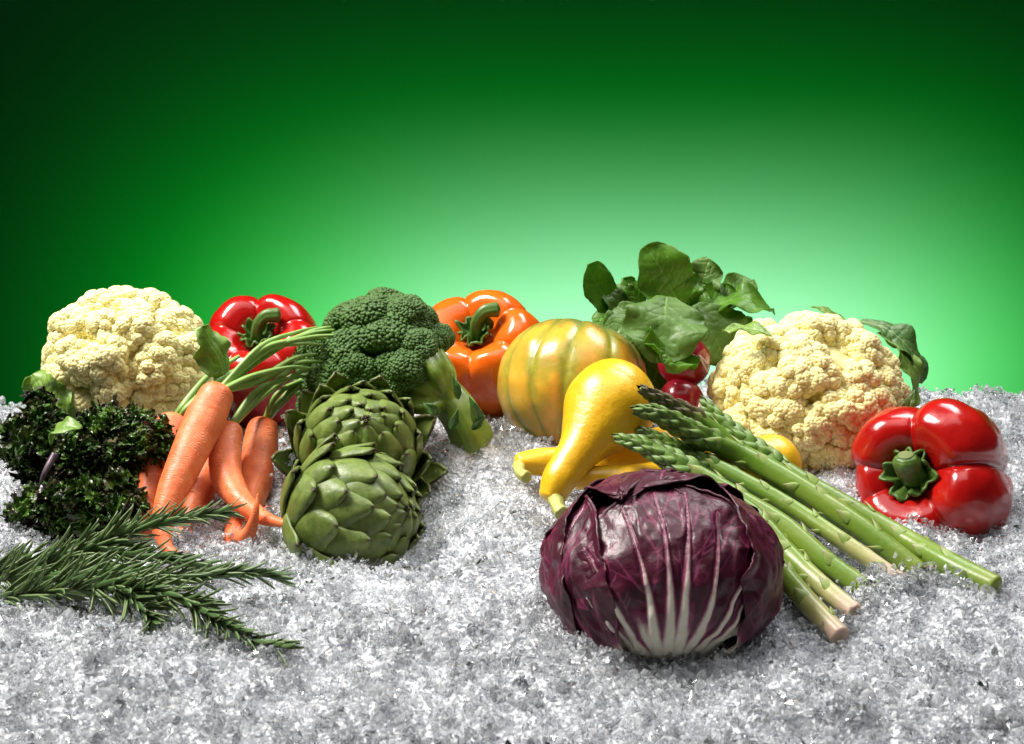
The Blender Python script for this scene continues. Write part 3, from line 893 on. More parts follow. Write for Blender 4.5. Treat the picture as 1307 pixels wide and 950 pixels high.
def artichoke(label, C, axis, xh, R, seed, N=54, flare=0.0, rz=0.95, group=None):
    r = np.random.RandomState(seed)
    C = np.asarray(C, float)
    t = thing('artichoke', label, 'artichoke', C - np.array([0, 0, R]), group)
    A = frame(axis, xh)
    v, Fc = ico(5)
    core = v * np.array([0.84, 0.84, 0.84 * rz])
    add('heart', (core * R) @ A.T + C, Fc, MAT_BRACT, t, {'edge': np.zeros(len(v))})
    nv, nu = 22, 15
    vv = np.linspace(0, 1, nv)[:, None]
    uu = np.linspace(-1, 1, nu)[None, :]
    for i in range(N):
        f = i / (N - 1)
        ph = i * 2.399963 + r.uniform(-0.12, 0.12)
        a0 = 0.22 + 2.42 * f ** 0.86
        La = (1.12 - 0.50 * f + 0.35 * flare * max(0, 1 - 2.6 * f)) * r.uniform(0.93, 1.07)
        hw = (0.54 - 0.26 * f) * r.uniform(0.92, 1.08)
        sh = (0.72 + 0.28 * np.sin(np.pi * np.clip(vv / 0.8, 0, 1))) * np.sqrt(np.clip(1 - (np.clip(vv - 0.42, 0, 1) / 0.585) ** 1.7, 0.0, 1)) + 0.015
        rag = 1 + 0.04 * vnoise(stk([vv * 6 + i, np.sign(uu) + 0 * vv, 0 * uu * vv], -1))
        w = hw * sh * rag
        al = a0 + La * vv + 0 * uu
        al = np.minimum(al, math.pi * 0.985 + 0 * al)
        off = -0.045 + 0.20 * vv ** 0.9 + 0.045 * (1 - uu ** 2) * (1 - 0.4 * vv) - 0.05 * np.abs(uu) ** 3
        fl = flare * max(0, 1 - f * 2.6)
        off = off + fl * vv ** 2.2 + 0.035 * vv ** 5 * r.uniform(0.2, 1.6) + 0.012 * fbm(stk([vv * 3 + i * 3.1, uu * 1.5 + 0 * vv, 0 * uu * vv], -1), 2)
        rad = np.sin(al) + off * np.sin(al)
        z = -rz * np.cos(al) - off * np.cos(al)
        lat = uu * w
        # sideways from the bract's middle line: bend round the body
        rl = np.maximum(rad, 0.34)
        ang = lat / rl
        x = rad - rl * (1 - np.cos(ang))
        y = rl * np.sin(ang)
        cph, sph = math.cos(ph), math.sin(ph)
        P = stk([x * cph - y * sph, x * sph + y * cph, z + 0 * uu], -1)
        V = (P * R).reshape(-1, 3) @ A.T + C
        edge = np.maximum(sstep(0.80, 1.0, vv) * (1 - 0.35 * np.abs(uu)), 0.86 * sstep(0.80, 1.0, np.abs(uu)) * sstep(0.25, 0.9, vv))
        o = add('bract', V, gridq(nv, nu), MAT_BRACT, t, {'edge': edge.ravel()})
        md = o.modifiers.new('thickness', 'SOLIDIFY'); md.thickness = 0.0022; md.offset = -0.6
    return t

artichoke('green artichoke lying in front of the other artichoke, tip towards the squash', W(446, 662, 0.962), CR * 0.80 + CU * 0.16 - CF * 0.55, CU, S(83, 0.962), 5, flare=0.14)
artichoke('green artichoke with open outer leaves, leaning behind the other artichoke', W(458, 575, 1.035), CU * 0.50 - CF * 0.82 + CR * 0.18, CR, S(73, 1.035), 9, flare=0.42)

# ------------------------------------------------------------------ carrots
MAT_CARROT = m_carrot()
MAT_CGREEN = m_stalk('carrot_green', (0.15, 0.30, 0.05), (0.30, 0.44, 0.12), 0.4, 0.1)
MAT_FROND = plain('carrot_frond', (0.06, 0.16, 0.02), (0.12, 0.26, 0.04))

def carrot(label, pts, seed, stems=(), root_c=0.75, rs=3.2):
    P = np.array([W(a, b, d) for a, b, d, r in pts])
    R = np.array([S(r, d, b) for a, b, d, r in pts])
    t = thing('carrot', label, 'carrot', P[-1], 'carrots in the bunch')
    def wr(s, a):
        p = stk([s * 60, np.cos(a) * 1.1, np.sin(a) * 1.1 + seed], -1)
        ring = vnoise(stk([s * 260, np.cos(a) * 0.8, np.sin(a) * 0.8 + seed * 3], -1))
        return 1 + 0.035 * vnoise(p) + 0.016 * np.minimum(ring, 0.1) - 0.05 * np.clip(vnoise(stk([s * 170, np.cos(a + seed), np.sin(a + seed)], -1)) - 0.55, 0, 1)
    V, q, at = tube(P, R, 150, 48, root_c, 1.2, 8, wr)
    rt = add('root', V, q, MAT_CARROT, t, at)
    # fine root hairs
    r = np.random.RandomState(seed)
    for k in range(2):
        i = r.randint(30, 110)
        j = r.randint(0, 48)
        ring = V.reshape(-1, 48, 3)
        p0 = ring[i, j]
        c = ring[i].mean(0)
        nn = nrm(p0 - c)
        tdir = nrm(ring[i + 1].mean(0) - c)
        cr_ = np.cross(nn, tdir)
        H, q2, at2 = tube([p0 - nn * 0.001, p0 + nn * 0.0012 + cr_ * 0.004, p0 - nn * 0.0002 + cr_ * 0.010 + tdir * 0.003], [0.00045, 0.0003, 0.00015], 10, 6, 0.2, 0.2, 1)
        add('root_hair', H, q2, MAT_CARROT, rt, at2)
    for k, st in enumerate(stems):
        Q = np.array([W(*p) for p in st])
        n = len(Q)
        V, q, at = tube(Q, [S(rs * (1.45 - 0.85 * i / (n - 1)), st[0][2]) for i in range(n)], 40, 12, 0.3, 0.4, 2, lambda s, a: 1 + 0.08 * np.cos(4 * a + k))
        add('leaf_stalk', V, q, MAT_CGREEN, t, at)
    return t

def fan(b, c, tips):
    r = np.random.RandomState(len(tips))
    return [[b, (c[0] + r.uniform(-9, 9), c[1] + r.uniform(-7, 7) + 0.25 * (ty - c[1]) + 8, c[2] + r.uniform(-0.01, 0.01)),
             ((c[0] + tx) / 2 + 8, (c[1] + ty) / 2 - 4 + 0.15 * (ty - c[1]), (c[2] + td) / 2), (tx, ty, td)] for tx, ty, td in tips]

ca = carrot('long thick carrot lying over the other carrots, its tip at the rosemary', [(275, 507, 1.035, 23), (262, 535, 1.02, 26), (240, 582, 0.99, 23.5), (218, 632, 0.96, 18.5), (208, 672, 0.94, 13.5), (214, 700, 0.925, 8), (242, 716, 0.912, 2)], 2,
            fan((282, 496, 1.04), (335, 448, 1.07), [(436, 421, 1.12), (443, 416, 1.13), (420, 432, 1.10), (428, 424, 1.12), (405, 418, 1.13), (438, 428, 1.10), (412, 440, 1.09)])
            + fan((285, 498, 1.035), (330, 478, 1.06), [(405, 452, 1.09), (412, 462, 1.09), (395, 470, 1.08)]), 0.8)
carrot('carrot beside the kale, under the long thick carrot', [(220, 545, 1.055, 22), (204, 580, 1.03, 22), (192, 625, 1.0, 18), (186, 670, 0.975, 14), (190, 705, 0.955, 6)], 3,
       [[(222, 540, 1.06), (236, 515, 1.065), (268, 478, 1.09), (305, 455, 1.12)], [(224, 542, 1.06), (240, 520, 1.06), (275, 488, 1.085), (312, 466, 1.12)], [(221, 540, 1.06), (234, 518, 1.062), (262, 484, 1.09)]], rs=4)
carrot('carrot lowest in the bunch, mostly hidden between its neighbours', [(272, 575, 1.06, 18), (262, 610, 1.03, 19), (250, 645, 1.0, 17), (236, 678, 0.975, 11), (228, 705, 0.955, 4)], 4)
carrot('carrot whose thin straight tip reaches the front artichoke', [(292, 552, 1.035, 18), (287, 578, 1.02, 20.5), (290, 610, 1.0, 20), (308, 640, 0.975, 15.5), (335, 660, 0.955, 10), (360, 668, 0.94, 5.5), (388, 674, 0.925, 2)], 5,
       fan((294, 545, 1.04), (335, 500, 1.07), [(400, 458, 1.10), (408, 470, 1.10), (390, 480, 1.09)]))
carrot('carrot beside the ice heap, with a tip that curls upwards', [(335, 548, 1.075, 20), (332, 575, 1.06, 23), (327, 610, 1.035, 22), (316, 650, 1.0, 18), (303, 678, 0.975, 16), (303, 692, 0.955, 14), (318, 680, 0.945, 9), (326, 655, 0.945, 5), (329, 632, 0.95, 1.5)], 6,
       fan((338, 538, 1.08), (362, 505, 1.09), [(410, 468, 1.12), (402, 480, 1.11), (415, 476, 1.12)]))
# a feathery frond on the greens of the long carrot
r = np.random.RandomState(3)
Vs, Fs, off = [], [], 0
for k in range(60):
    c = W(368 + 36 * r.rand(), 458 + r.normal() * 4 - 3, 1.09)
    d = nrm(CR * r.uniform(-0.3, 1) + CU * r.normal() * 0.7 - CF * r.uniform(-0.3, 0.6)) * 0.006 * r.uniform(0.5, 1.2)
    sd = nrm(np.cross(d, CF)) * 0.0008
    q = np.array([c - sd * 0.3, c + d * 0.5 - sd, c + d, c + d * 0.5 + sd])
    Vs.append(q); Fs.append(np.array([[0, 1, 2, 3]]) + off); off += 4
o = add('frond', np.vstack(Vs), np.vstack(Fs), MAT_FROND, ca, smooth=False)
o['kind'] = 'stuff'

# ------------------------------------------------------------------ radishes with their leaves
MAT_RADISH = Mat('radish_skin')
b = MAT_RADISH.ramp(MAT_RADISH.noise(60, 3), [(0.3, (0.24, 0.004, 0.016)), (0.7, (0.36, 0.010, 0.030))])
b = MAT_RADISH.mix(MAT_RADISH.ramp(MAT_RADISH.attr('lv'), [(0.96, 0.0), (1.0, 0.85)]), b, (0.75, 0.55, 0.5))
MAT_RADISH = MAT_RADISH.set(base=b, rough=0.25, coat=0.3, coat_rough=0.1, sss=0.1, sss_s=0.002)
MAT_RTAIL = plain('radish_tail', (0.55, 0.30, 0.30), (0.7, 0.5, 0.45))
MAT_RLEAF = m_leaf('radish_leaf', (0.07, 0.19, 0.010), (0.13, 0.31, 0.018), (0.20, 0.37, 0.05), 0.40, trans=0.35)
MAT_RLEAF2 = m_leaf('radish_leaf_underside', (0.075, 0.17, 0.022), (0.13, 0.25, 0.04), (0.22, 0.36, 0.09), 0.45, trans=0.28)

def radish_bunch():
    t = thing('radish_bunch', 'bunch of red radishes with tall green leaves, behind the gourd', 'radish', W(870, 540, 1.22))
    s = S(1, 1.2)
    for (x, y, d, rp, tl) in ((873, 462, 1.185, 33, ((893, 455), (900, 470), (904, 478))), (869, 512, 1.165, 28, ((893, 518), (890, 530), (884, 540))), (846, 492, 1.225, 26, ())):
        C = W(x, y, d)
        dirn = nrm(CR * 0.75 - CU * 0.12 - CF * 0.55)
        a = np.linspace(-1, 1, 14)
        P = C[None, :] + dirn[None, :] * (a * rp * s * 0.99)[:, None]
        R = rp * s * np.sqrt(1 - (a * 0.995) ** 2)
        V, q, at = tube(P, R, 60, 40, 0.1, 0.1, 2)
        o = add('radish', V, q, MAT_RADISH, t, at)
        if tl:
            Q = [C + dirn * rp * s * 0.96] + [W(p[0], p[1], d - 0.028) for p in tl]
            V, q, at = tube(Q, [2.6 * s, 1.6 * s, 1.1 * s, 0.7 * s], 20, 8, 0.2, 0.2, 2)
            add('tail', V, q, MAT_RTAIL, o, at)
    L = [  # base, tip, width px, facing, bend, kind, material, ruffle, tipcurl, side
        ((800, 412, 1.23), (749, 338, 1.22), 40, -CF + 0.5 * CR, -0.10, 'spoon', 0, 0.05, 0.0),
        ((868, 392, 1.22), (828, 317, 1.20), 64, -CF + 0.1 * CR, 0.06, 'broad', 0, 0.05, 0.12),
        ((890, 392, 1.25), (905, 330, 1.25), 46, -CF - 0.3 * CR, 0.08, 'broad', 1, 0.10, 0.0),
        ((826, 400, 1.24), (795, 355, 1.24), 22, -CF + 0.4 * CR, 0.08, 'spoon', 0, 0.06, 0.0),
        ((845, 398, 1.25), (832, 355, 1.25), 26, -CF, 0.08, 'broad', 0, 0.06, 0.0),
        ((850, 380, 1.19), (843, 464, 1.145), 88, -CF + 0.45 * CU, 0.12, 'broad', 1, 0.05, 0.0),
        ((885, 390, 1.22), (925, 462, 1.20), 78, -CF + 0.5 * CU + 0.2 * CR, 0.12, 'broad', 1, 0.05, 0.0),
        ((890, 402, 1.23), (986, 385, 1.22), 46, CU - 0.7 * CF, 0.12, 'spoon', 0, 0.10, 0.16),
        ((905, 400, 1.26), (962, 358, 1.27), 40, -CF + 0.6 * CU, 0.08, 'spoon', 1, 0.10, 0.0),
        ((830, 395, 1.22), (775, 440, 1.19), 50, -CF + 0.8 * CU, 0.14, 'broad', 1, 0.07, 0.0),
        ((835, 400, 1.23), (808, 478, 1.20), 56, -CF + 0.3 * CU - 0.3 * CR, 0.10, 'broad', 0, 0.07, 0.0),
        ((870, 395, 1.25), (880, 352, 1.26), 34, -CF + 0.2 * CR, 0.06, 'broad', 1, 0.08, 0.0),
        ((812, 415, 1.25), (755, 408, 1.25), 34, -CF + 0.7 * CU, 0.10, 'broad', 0, 0.08, 0.0),
        ((845, 440, 1.21), (830, 510, 1.20), 40, -CF, 0.10, 'lance', 0, 0.1, 0.0),
        ((905, 405, 1.24), (960, 440, 1.23), 44, CU - 0.8 * CF, 0.15, 'broad', 0, 0.08, 0.0),
        ((858, 440, 1.165), (848, 464, 1.14), 66, -CF - 0.1 * CU, 0.10, 'broad', 0, 0.08, 0.0),
    ]
    L += [((818, 410, 1.24), (768, 372, 1.235), 44, -CF + 0.5 * CU, 0.10, 'broad', 1, 0.10, 0.0), ((895, 398, 1.24), (940, 372, 1.235), 44, -CF + 0.5 * CU, 0.12, 'broad', 0, 0.10, 0.0),
          ((880, 395, 1.23), (868, 345, 1.235), 34, -CF + 0.3 * CR, 0.08, 'broad', 0, 0.10, 0.0), ((815, 430, 1.215), (785, 455, 1.20), 40, -CF + 0.6 * CU, 0.12, 'broad', 0, 0.12, 0.0)]
    for k, (a, b, w, f, bd, kd, mt, rf, tc) in enumerate(L):
        w, rf = w * 1.12, rf * 1.6
        lf = leaf('leaf', t, W(*a), W(*b), f, w * s, (MAT_RLEAF, MAT_RLEAF2)[mt], 60 + k, bend=bd, kind=kd, ruffle=rf, tipcurl=tc, rag=0.06, vein_w=0.0013)
    for k, (a, b) in enumerate((((858, 445), (850, 392)), ((868, 446), (872, 392)), ((862, 448), (835, 400)), ((876, 446), (893, 400)), ((864, 500), (858, 440)))):
        A0, B0 = W(*a, 1.215), W(*b, 1.23)
        V, q, at = tube([A0, (A0 + B0) / 2 + CR * 0.004, B0], [4 * s, 3.2 * s, 2.4 * s], 16, 10, 0.3, 0.3, 2)
        add('leaf_stalk', V, q, MAT_CGREEN, t, at)
radish_bunch()

# ------------------------------------------------------------------ kale
MAT_KALE = m_kale()
MAT_KSTEM = plain('kale_stem', (0.06, 0.025, 0.05), (0.13, 0.09, 0.10), 120, 0.4)

def kale():
    t = thing('curly_kale', 'dark green and purple curly kale bunch beside the carrots', 'kale', W(120, 690, 0.97))
    r = np.random.RandomState(8)
    s = S(1, 1.0)
    spots = []
    for (cx, cy, w, h, d, n) in ((44, 572, 40, 70, 1.03, 36), (140, 590, 78, 62, 1.01, 58), (105, 650, 100, 46, 0.965, 56), (185, 570, 40, 34, 1.005, 14), (150, 538, 46, 16, 1.03, 12)):
        for k in range(n):
            a = r.uniform(0, 6.28); q = math.sqrt(r.rand())
            spots.append((cx + w * q * math.cos(a) * 0.85, cy + h * q * math.sin(a) * 0.85, d + 0.025 * q - 0.02 * r.rand()))
    nr_, na = 15, 120
    for k, (x, y, d) in enumerate(spots):
        C = W(x, y, d)
        R = r.uniform(15, 25) * s
        n = nrm(-CF + 0.30 * CU + r.normal(size=3) * 0.5)
        A = frame(n, CR + r.normal(size=3) * 0.5)
        q = np.linspace(0.02, 1, nr_)[:, None]
        th = np.linspace(0, 2 * math.pi, na, endpoint=False)[None, :]
        k2 = r.randint(9, 13); k3 = r.randint(24, 30)
        p1, p2, p3 = r.uniform(0, 6.28, 3)
        n1 = vnoise(stk([np.cos(th) * 1.6 + k * 3.3, np.sin(th) * 1.6, 0 * th], -1))
        n2 = vnoise(stk([np.cos(th) * 7 + k * 1.7, np.sin(th) * 7, 0 * th + 3], -1))
        n3 = vnoise(stk([q * np.cos(th) * 3.2 + k, q * np.sin(th) * 3.2, 0 * th], -1))
        n4 = vnoise(stk([q * np.cos(th) * 8 + k, q * np.sin(th) * 8, 0 * th + 7], -1))
        z = 0.45 * n3 + 0.20 * n4 + sstep(0.45, 1, q) * (0.24 * np.sin(k2 * th + p2 + 5 * n1) + 0.17 * np.sin(k3 * th + p3 + 5 * n2 + 2 * q))
        rad = q * (0.85 + 0.3 * n1) * (1 + 0.16 * q ** 3 * n2 + 0.10 * q ** 4 * np.sin(k3 * th + p1 + 4 * n1))
        th2 = th + 0.22 * n3 * q + 0.12 * sstep(0.5, 1, q) * np.sin(k2 * th + p1 + 3 * n2)
        P = stk([rad * np.cos(th2), rad * np.sin(th2), z], -1) * R
        add('leaf', P.reshape(-1, 3) @ A.T + C, gridq(nr_, na, True), MAT_KALE, t, {'edge': (q + 0 * th).ravel()})
    for k, st in enumerate(([(70, 580, 0.985), (60, 598, 0.975), (54, 612, 0.972), (50, 640, 0.98)], )):
        Q = [W(*p) for p in st]
        V, q, at = tube(Q, [S(5.0 * (1 - 0.2 * i), 0.96) for i in range(len(Q))], 24, 12, 0.3, 0.4, 2)
        add('stem', V, q, MAT_KSTEM, t, at)
kale()

# ------------------------------------------------------------------ asparagus
MAT_ASP = m_aspar('asparagus_green', False)
MAT_ASPP = m_aspar('asparagus_pale_end', True)
def m_scale(name, a, c, tip):
    m = Mat(name)
    b = m.ramp(m.attr('lv'), [(0.0, a), (0.55, c), (1.0, tip)])
    return m.set(base=m.mix(0.3, b, m.ramp(m.noise(200, 3), [(0.3, a), (0.7, c)])), rough=0.42, normal=m.bump(m.noise(500, 2), 0.2, 0.0005))
MAT_SC = m_scale('asparagus_scale', (0.17, 0.28, 0.04), (0.27, 0.34, 0.09), (0.24, 0.13, 0.11))
MAT_SCT = m_scale('asparagus_tip_scale', (0.05, 0.12, 0.012), (0.14, 0.25, 0.035), (0.09, 0.075, 0.04))
MAT_SCP = m_scale('asparagus_purple_scale', (0.07, 0.10, 0.02), (0.13, 0.105, 0.05), (0.09, 0.035, 0.045))

def scale_mesh(name, mat, lift, bulge):
    nv, nu = 9, 7
    v = np.linspace(0, 1, nv)[:, None]; u = np.linspace(-1, 1, nu)[None, :]
    w = (1 - v ** 1.35) * (0.9 + 0.35 * np.sin(np.pi * v)) * 0.55 + 0.01
    x = v + 0 * u                       # forward along the spear
    y = u * w
    z = 1.0 + 0.03 + lift * v ** 1.6 + bulge * np.sin(np.pi * v) * (1 - u ** 2) - 0.5 * y ** 2 * 1.0
    V = stk([x, y, z - 1.0], -1).reshape(-1, 3)
    V2 = V.copy(); V2[:, 2] -= 0.05
    q = gridq(nv, nu)
    n = len(V)
    rim = np.concatenate([np.arange(nu), np.arange(1, nv) * nu + nu - 1, (nv - 1) * nu + np.arange(nu - 2, -1, -1), np.arange(nv - 2, 0, -1) * nu])
    rn = np.roll(rim, -1)
    side = stk([rim, rim + n, rn + n, rn], 1)
    me = mk(name, np.vstack([V, V2]), np.vstack([q, q[:, ::-1] + n, side]), {'lv': np.tile((v + 0 * u).ravel(), 2)})
    me.materials.append(mat)
    return me
SCALE = [scale_mesh('scale', MAT_SC, 0.28, 0.10), scale_mesh('tip_scale', MAT_SCT, 0.20, 0.34), scale_mesh('tip_scale', MAT_SCP, 0.20, 0.34)]

def asparagus(label, pts, seed, purple=False, pale=False, tip=True):
    """pts from the cut end to the tip"""
    r = np.random.RandomState(seed)
    P = np.array([W(a, b, d) for a, b, d, w in pts])
    R = np.array([S(w * 0.92, d, b) for a, b, d, w in pts])
    t = thing('asparagus_spear', label, 'asparagus', P[0], 'asparagus spears in the bundle')
    flute = lambda s, a: 1 + 0.025 * np.cos(4 * a + seed) + 0.03 * vnoise(stk([s * 60, np.cos(a), np.sin(a) + seed], -1))
    V, q, at = tube(P, R, 110, 30, 0.38, 1.4, 5, flute)
    add('stalk', V, q, MAT_ASPP if pale else MAT_ASP, t, at)
    C = catmull(np.column_stack([P, R]), 300)
    X, rad = C[:, :3], C[:, 3]
    T = nrm(np.gradient(X, axis=0))
    seg = np.concatenate([[0], np.cumsum(np.linalg.norm(np.diff(X, axis=0), axis=1))])
    L = seg[-1]
    Rm = R.max()
    def put(me, name, s, ang, ln, wd, tilt=0.0, sink=0.0):
        i = min(np.searchsorted(seg, s), 299)
        up = nrm(np.array([0, 0, 1.0]) - T[i] * T[i][2])
        bi = np.cross(T[i], up)
        n = math.cos(ang) * up + math.sin(ang) * bi
        n = nrm(n); tx = nrm(T[i] + n * tilt)
        nn = nrm(n - tx * np.dot(n, tx))
        Rm_ = stk([tx, np.cross(nn, tx), nn], 1)
        inst(name, me, t, X[i] + n * rad[i] * (0.98 - sink), Rm_, (ln, wd, wd))
    s = 0.012 + r.uniform(0, 0.01)
    k = 0
    body_end = L * 0.74 if tip else L
    while s < body_end:
        ang = k * 2.4 + r.uniform(-0.3, 0.3) + seed
        put(SCALE[0], 'scale', s, ang, Rm * r.uniform(1.15, 1.55), Rm * r.uniform(0.95, 1.2), -0.02, 0.04)
        s += r.uniform(0.006, 0.011) * (1.25 - 0.5 * s / L); k += 1
    if tip:
        n = 46
        for j in range(n):
            f = j / (n - 1)
            s = L * (0.70 + 0.285 * f ** 0.9)
            ln = Rm * (1.75 - 0.6 * f) * r.uniform(0.9, 1.15)
            put(SCALE[2 if purple else 1], 'tip_scale', s, j * 2.4 + r.uniform(-0.2, 0.2), ln, Rm * (1.05 - 0.45 * f), -0.04 - 0.10 * f, 0.06)
    return t

asparagus('asparagus spear nearest the radicchio, with a straight green cut end', [(1118, 762, 0.858, 15.5), (1060, 722, 0.881, 16), (1000, 672, 0.91, 16), (940, 635, 0.935, 15), (880, 600, 0.955, 14), (830, 573, 0.97, 12), (790, 560, 0.98, 4.5)], 1)
asparagus('dark green asparagus spear deep in the bundle, its end under ice', [(1172, 730, 0.898, 16), (1100, 675, 0.926, 16), (1020, 622, 0.96, 16), (950, 582, 0.985, 15), (890, 556, 0.985, 14), (845, 532, 0.98, 12), (813, 524, 0.975, 4.5)], 2)
asparagus('asparagus spear with a dark purple tip beside the squash bulb', [(1085, 680, 0.948, 14), (1020, 630, 0.971, 14), (960, 588, 1.0, 14), (900, 545, 1.008, 14), (855, 518, 1.0, 11), (821, 498, 0.99, 4.5)], 3, purple=True)
asparagus('long asparagus spear on the pepper side of the bundle, its whole end on the ice', [(1270, 748, 0.860, 15), (1215, 722, 0.888, 17), (1150, 686, 0.93, 16), (1080, 646, 0.955, 14.5), (1010, 605, 0.98, 13), (950, 562, 1.005, 12), (918, 535, 1.02, 10), (898, 514, 1.03, 4.5)], 4)
asparagus('thin asparagus spear squeezed between two thicker spears', [(1150, 742, 0.878, 11), (1080, 694, 0.906, 12), (1010, 648, 0.94, 12), (945, 612, 0.965, 12), (880, 580, 0.985, 11), (840, 560, 0.995, 9), (814, 550, 1.0, 4.5)], 5, pale=True)
asparagus('pale pinkish asparagus end between the thick green spear and another pale end', [(1090, 782, 0.830, 14.5), (1045, 745, 0.856, 15), (1005, 705, 0.885, 14), (960, 655, 0.915, 13), (910, 625, 0.94, 11), (870, 600, 0.96, 4)], 6, pale=True)
asparagus('pale pinkish asparagus end touching the radicchio', [(1072, 812, 0.802, 15.5), (1032, 770, 0.834, 16), (995, 725, 0.87, 14), (960, 680, 0.90, 13), (920, 640, 0.93, 11), (890, 615, 0.95, 4)], 7, pale=True)

# ------------------------------------------------------------------ radicchio
MAT_RADIC = m_radicchio()

def radicchio():
    C = W(845, 728, 0.838)
    s = S(1, 0.838, 728)
    E = np.array([152 * s, 138 * s, 121 * s])
    t = thing('radicchio', 'purple radicchio head with white leaf ribs, in front of the asparagus', 'radicchio', C - np.array([0, 0, E[2] * 0.9]))
    B = nrm(np.array([0.0, -0.60, -0.80]))
    E1 = nrm(np.array([0, -1, 0]) - B * np.dot(np.array([0, -1, 0]), B))
    E2 = np.cross(E1, B)
    if E2[0] < 0:
        E2 = -E2
    v, Fc = ico(5)
    add('core', v * E * 0.83 + C, Fc, MAT_RADIC, t, {'vein': np.zeros(len(v))})
    leaves = [  # turn, start, end, half width, layer, seed, ribs
        (0.03, 0.02, 2.45, 0.98, 0.0, 1, 'fan'),
        (-1.22, 0.30, 2.35, 0.66, 0.035, 2, 'mid'), (1.45, 0.35, 2.6, 0.80, 0.045, 3, 'mid'),
        (-1.85, 0.30, 2.75, 0.85, 0.065, 4, 'mid'), (2.2, 0.6, 2.8, 0.95, 0.02, 5, 'mid'),
        (-2.5, 0.7, 3.5, 0.95, 0.06, 6, 'mid'), (2.75, 0.8, 3.95, 0.80, 0.065, 7, 'mid')]
    for (psi, a0, a1, hwid, lay, sd, kind) in leaves:
        r = np.random.RandomState(100 + sd)
        n, mm = (230, 170) if kind == 'fan' else (150, 110)
        vv = np.linspace(0, 1, n)[:, None]
        uu = np.linspace(-1, 1, mm)[None, :]
        D = math.cos(psi) * E1 + math.sin(psi) * E2
        Sd = np.cross(D, B)
        if np.dot(Sd, math.cos(psi) * E2 - math.sin(psi) * E1) < 0:
            Sd = -Sd
        out = np.sqrt(np.clip(1 - (np.clip(vv - 0.52, -0.52, 0.48) / np.where(vv < 0.52, 0.60, 0.484)) ** 2, 0, 1)) * (0.40 + 0.60 * sstep(0.0, 0.4, vv))
        rag = 1 + 0.06 * fbm(stk([vv * 7 + 0 * uu, np.sign(uu) * 2 + 0 * vv, 0 * vv * uu + sd * 3.3], -1), 4) * np.abs(uu) ** 3
        endrag = 1 + 0.05 * fbm(stk([uu * 5 + 0 * vv, 0 * uu + 0 * vv + sd * 1.9, 0 * uu * vv], -1), 4) * vv ** 4
        al = a0 + (a1 - a0) * vv * endrag
        la = hwid * uu * out * rag
        Rm = E.mean()
        X, Y = la * Rm, al * Rm
        L = a1 * Rm
        lines = []
        def branchy(p, ang, ln, w0, w1, depth, bow):
            pts = [p]
            a = ang
            for k in range(8):
                a = a + bow / 8 + r.normal() * 0.03
                pts.append((pts[-1][0] + math.sin(a) * ln / 8, pts[-1][1] + math.cos(a) * ln / 8))
            lines.append((pts, w0, w1))
            if depth > 0:
                for k in range(2, 8):
                    for sg in ((-1, 1) if depth > 1 else (r.choice([-1, 1]),)):
                        if r.rand() < (0.42 if depth > 1 else 0.4):
                            branchy(pts[k], ang + sg * r.uniform(0.35, 0.6), ln * r.uniform(0.18, 0.34), 0.0010, 0.0007, depth - 1, -sg * 0.35)
        if kind == 'fan':
            for a, ln, w in ((-0.95, 0.55, 0.0070), (-0.70, 0.70, 0.0075), (-0.46, 0.84, 0.0080), (-0.25, 0.96, 0.0082), (-0.07, 1.0, 0.0088), (0.10, 1.02, 0.0088), (0.29, 0.94, 0.0080), (0.50, 0.82, 0.0080), (0.73, 0.68, 0.0075), (0.97, 0.52, 0.0065)):
                branchy((a * 0.012, 0.0), a * 0.85, L * ln * 0.93, w, 0.0005, 2, -a * 0.25)
            white = 1.0 - sstep(0.06, 0.46, vv + 0.16 * fbm(stk([np.arctan2(X, Y + 0.004) * 9, vv * 1.2 + 0 * uu, 0 * vv * uu], -1), 3) + 0.03 * np.abs(uu))
        elif kind == 'fan2':
            for a in (-0.35, 0.0, 0.35):
                branchy((a * 0.01, 0.0), a, L * 0.9, 0.0055, 0.0007, 2, -a * 0.3)
            white = 1.0 - sstep(0.22, 0.55, vv + 0.12 * vnoise(stk([uu * 9 + 0 * vv, vv * 2 + 0 * uu, 0 * vv * uu + 4], -1)))
        else:
            branchy((0, 0), 0.0, L * 0.95, 0.0045, 0.0006, 0, 0.0)
            for k in range(9):
                yy = L * (0.12 + 0.085 * k)
                for sg in (-1, 1):
                    branchy((0, yy), sg * r.uniform(0.55, 0.8), L * r.uniform(0.30, 0.45), 0.0013, 0.0008, 1, -sg * 0.3)
            white = 1.0 - sstep(0.06, 0.22, vv + 0 * uu)
        side_v = vein_mask(X, Y, [l for l in lines if l[1] <= 0.0014])
        vm = vein_mask(X, Y, [l for l in lines if l[1] > 0.0014])
        big = vein_mask(X, Y, [(p, w0 * 2.2, w1 * 2.2) for p, w0, w1 in lines if w0 > 0.0014])
        puck = fbm(stk([X * 60, Y * 38, 0 * X + sd * 7], -1), 3)
        ridge = 1 - np.abs(vnoise(stk([X * 70 + 3, Y * 30, 0 * X + sd * 5], -1)))
        off = lay + 0.030 * puck + 0.018 * (ridge ** 3) + 0.012 * vm - 0.020 * big * (1 - vm) + 0.0
        off = off + (0.02 + 0.03 * vnoise(stk([al * 5, uu * 3 + 0 * vv, 0 * al + sd], -1))) * sstep(0.82, 1.0, np.abs(uu)) + 0.025 * sstep(0.9, 1.0, vv) * vnoise(stk([uu * 6 + 0 * vv, 0 * al + sd, 0 * al], -1))
        dirv = np.cos(la)[..., None] * (np.cos(al)[..., None] * B + np.sin(al)[..., None] * D) + np.sin(la)[..., None] * Sd
        V = C + dirv * E * (0.94 + off)[..., None]
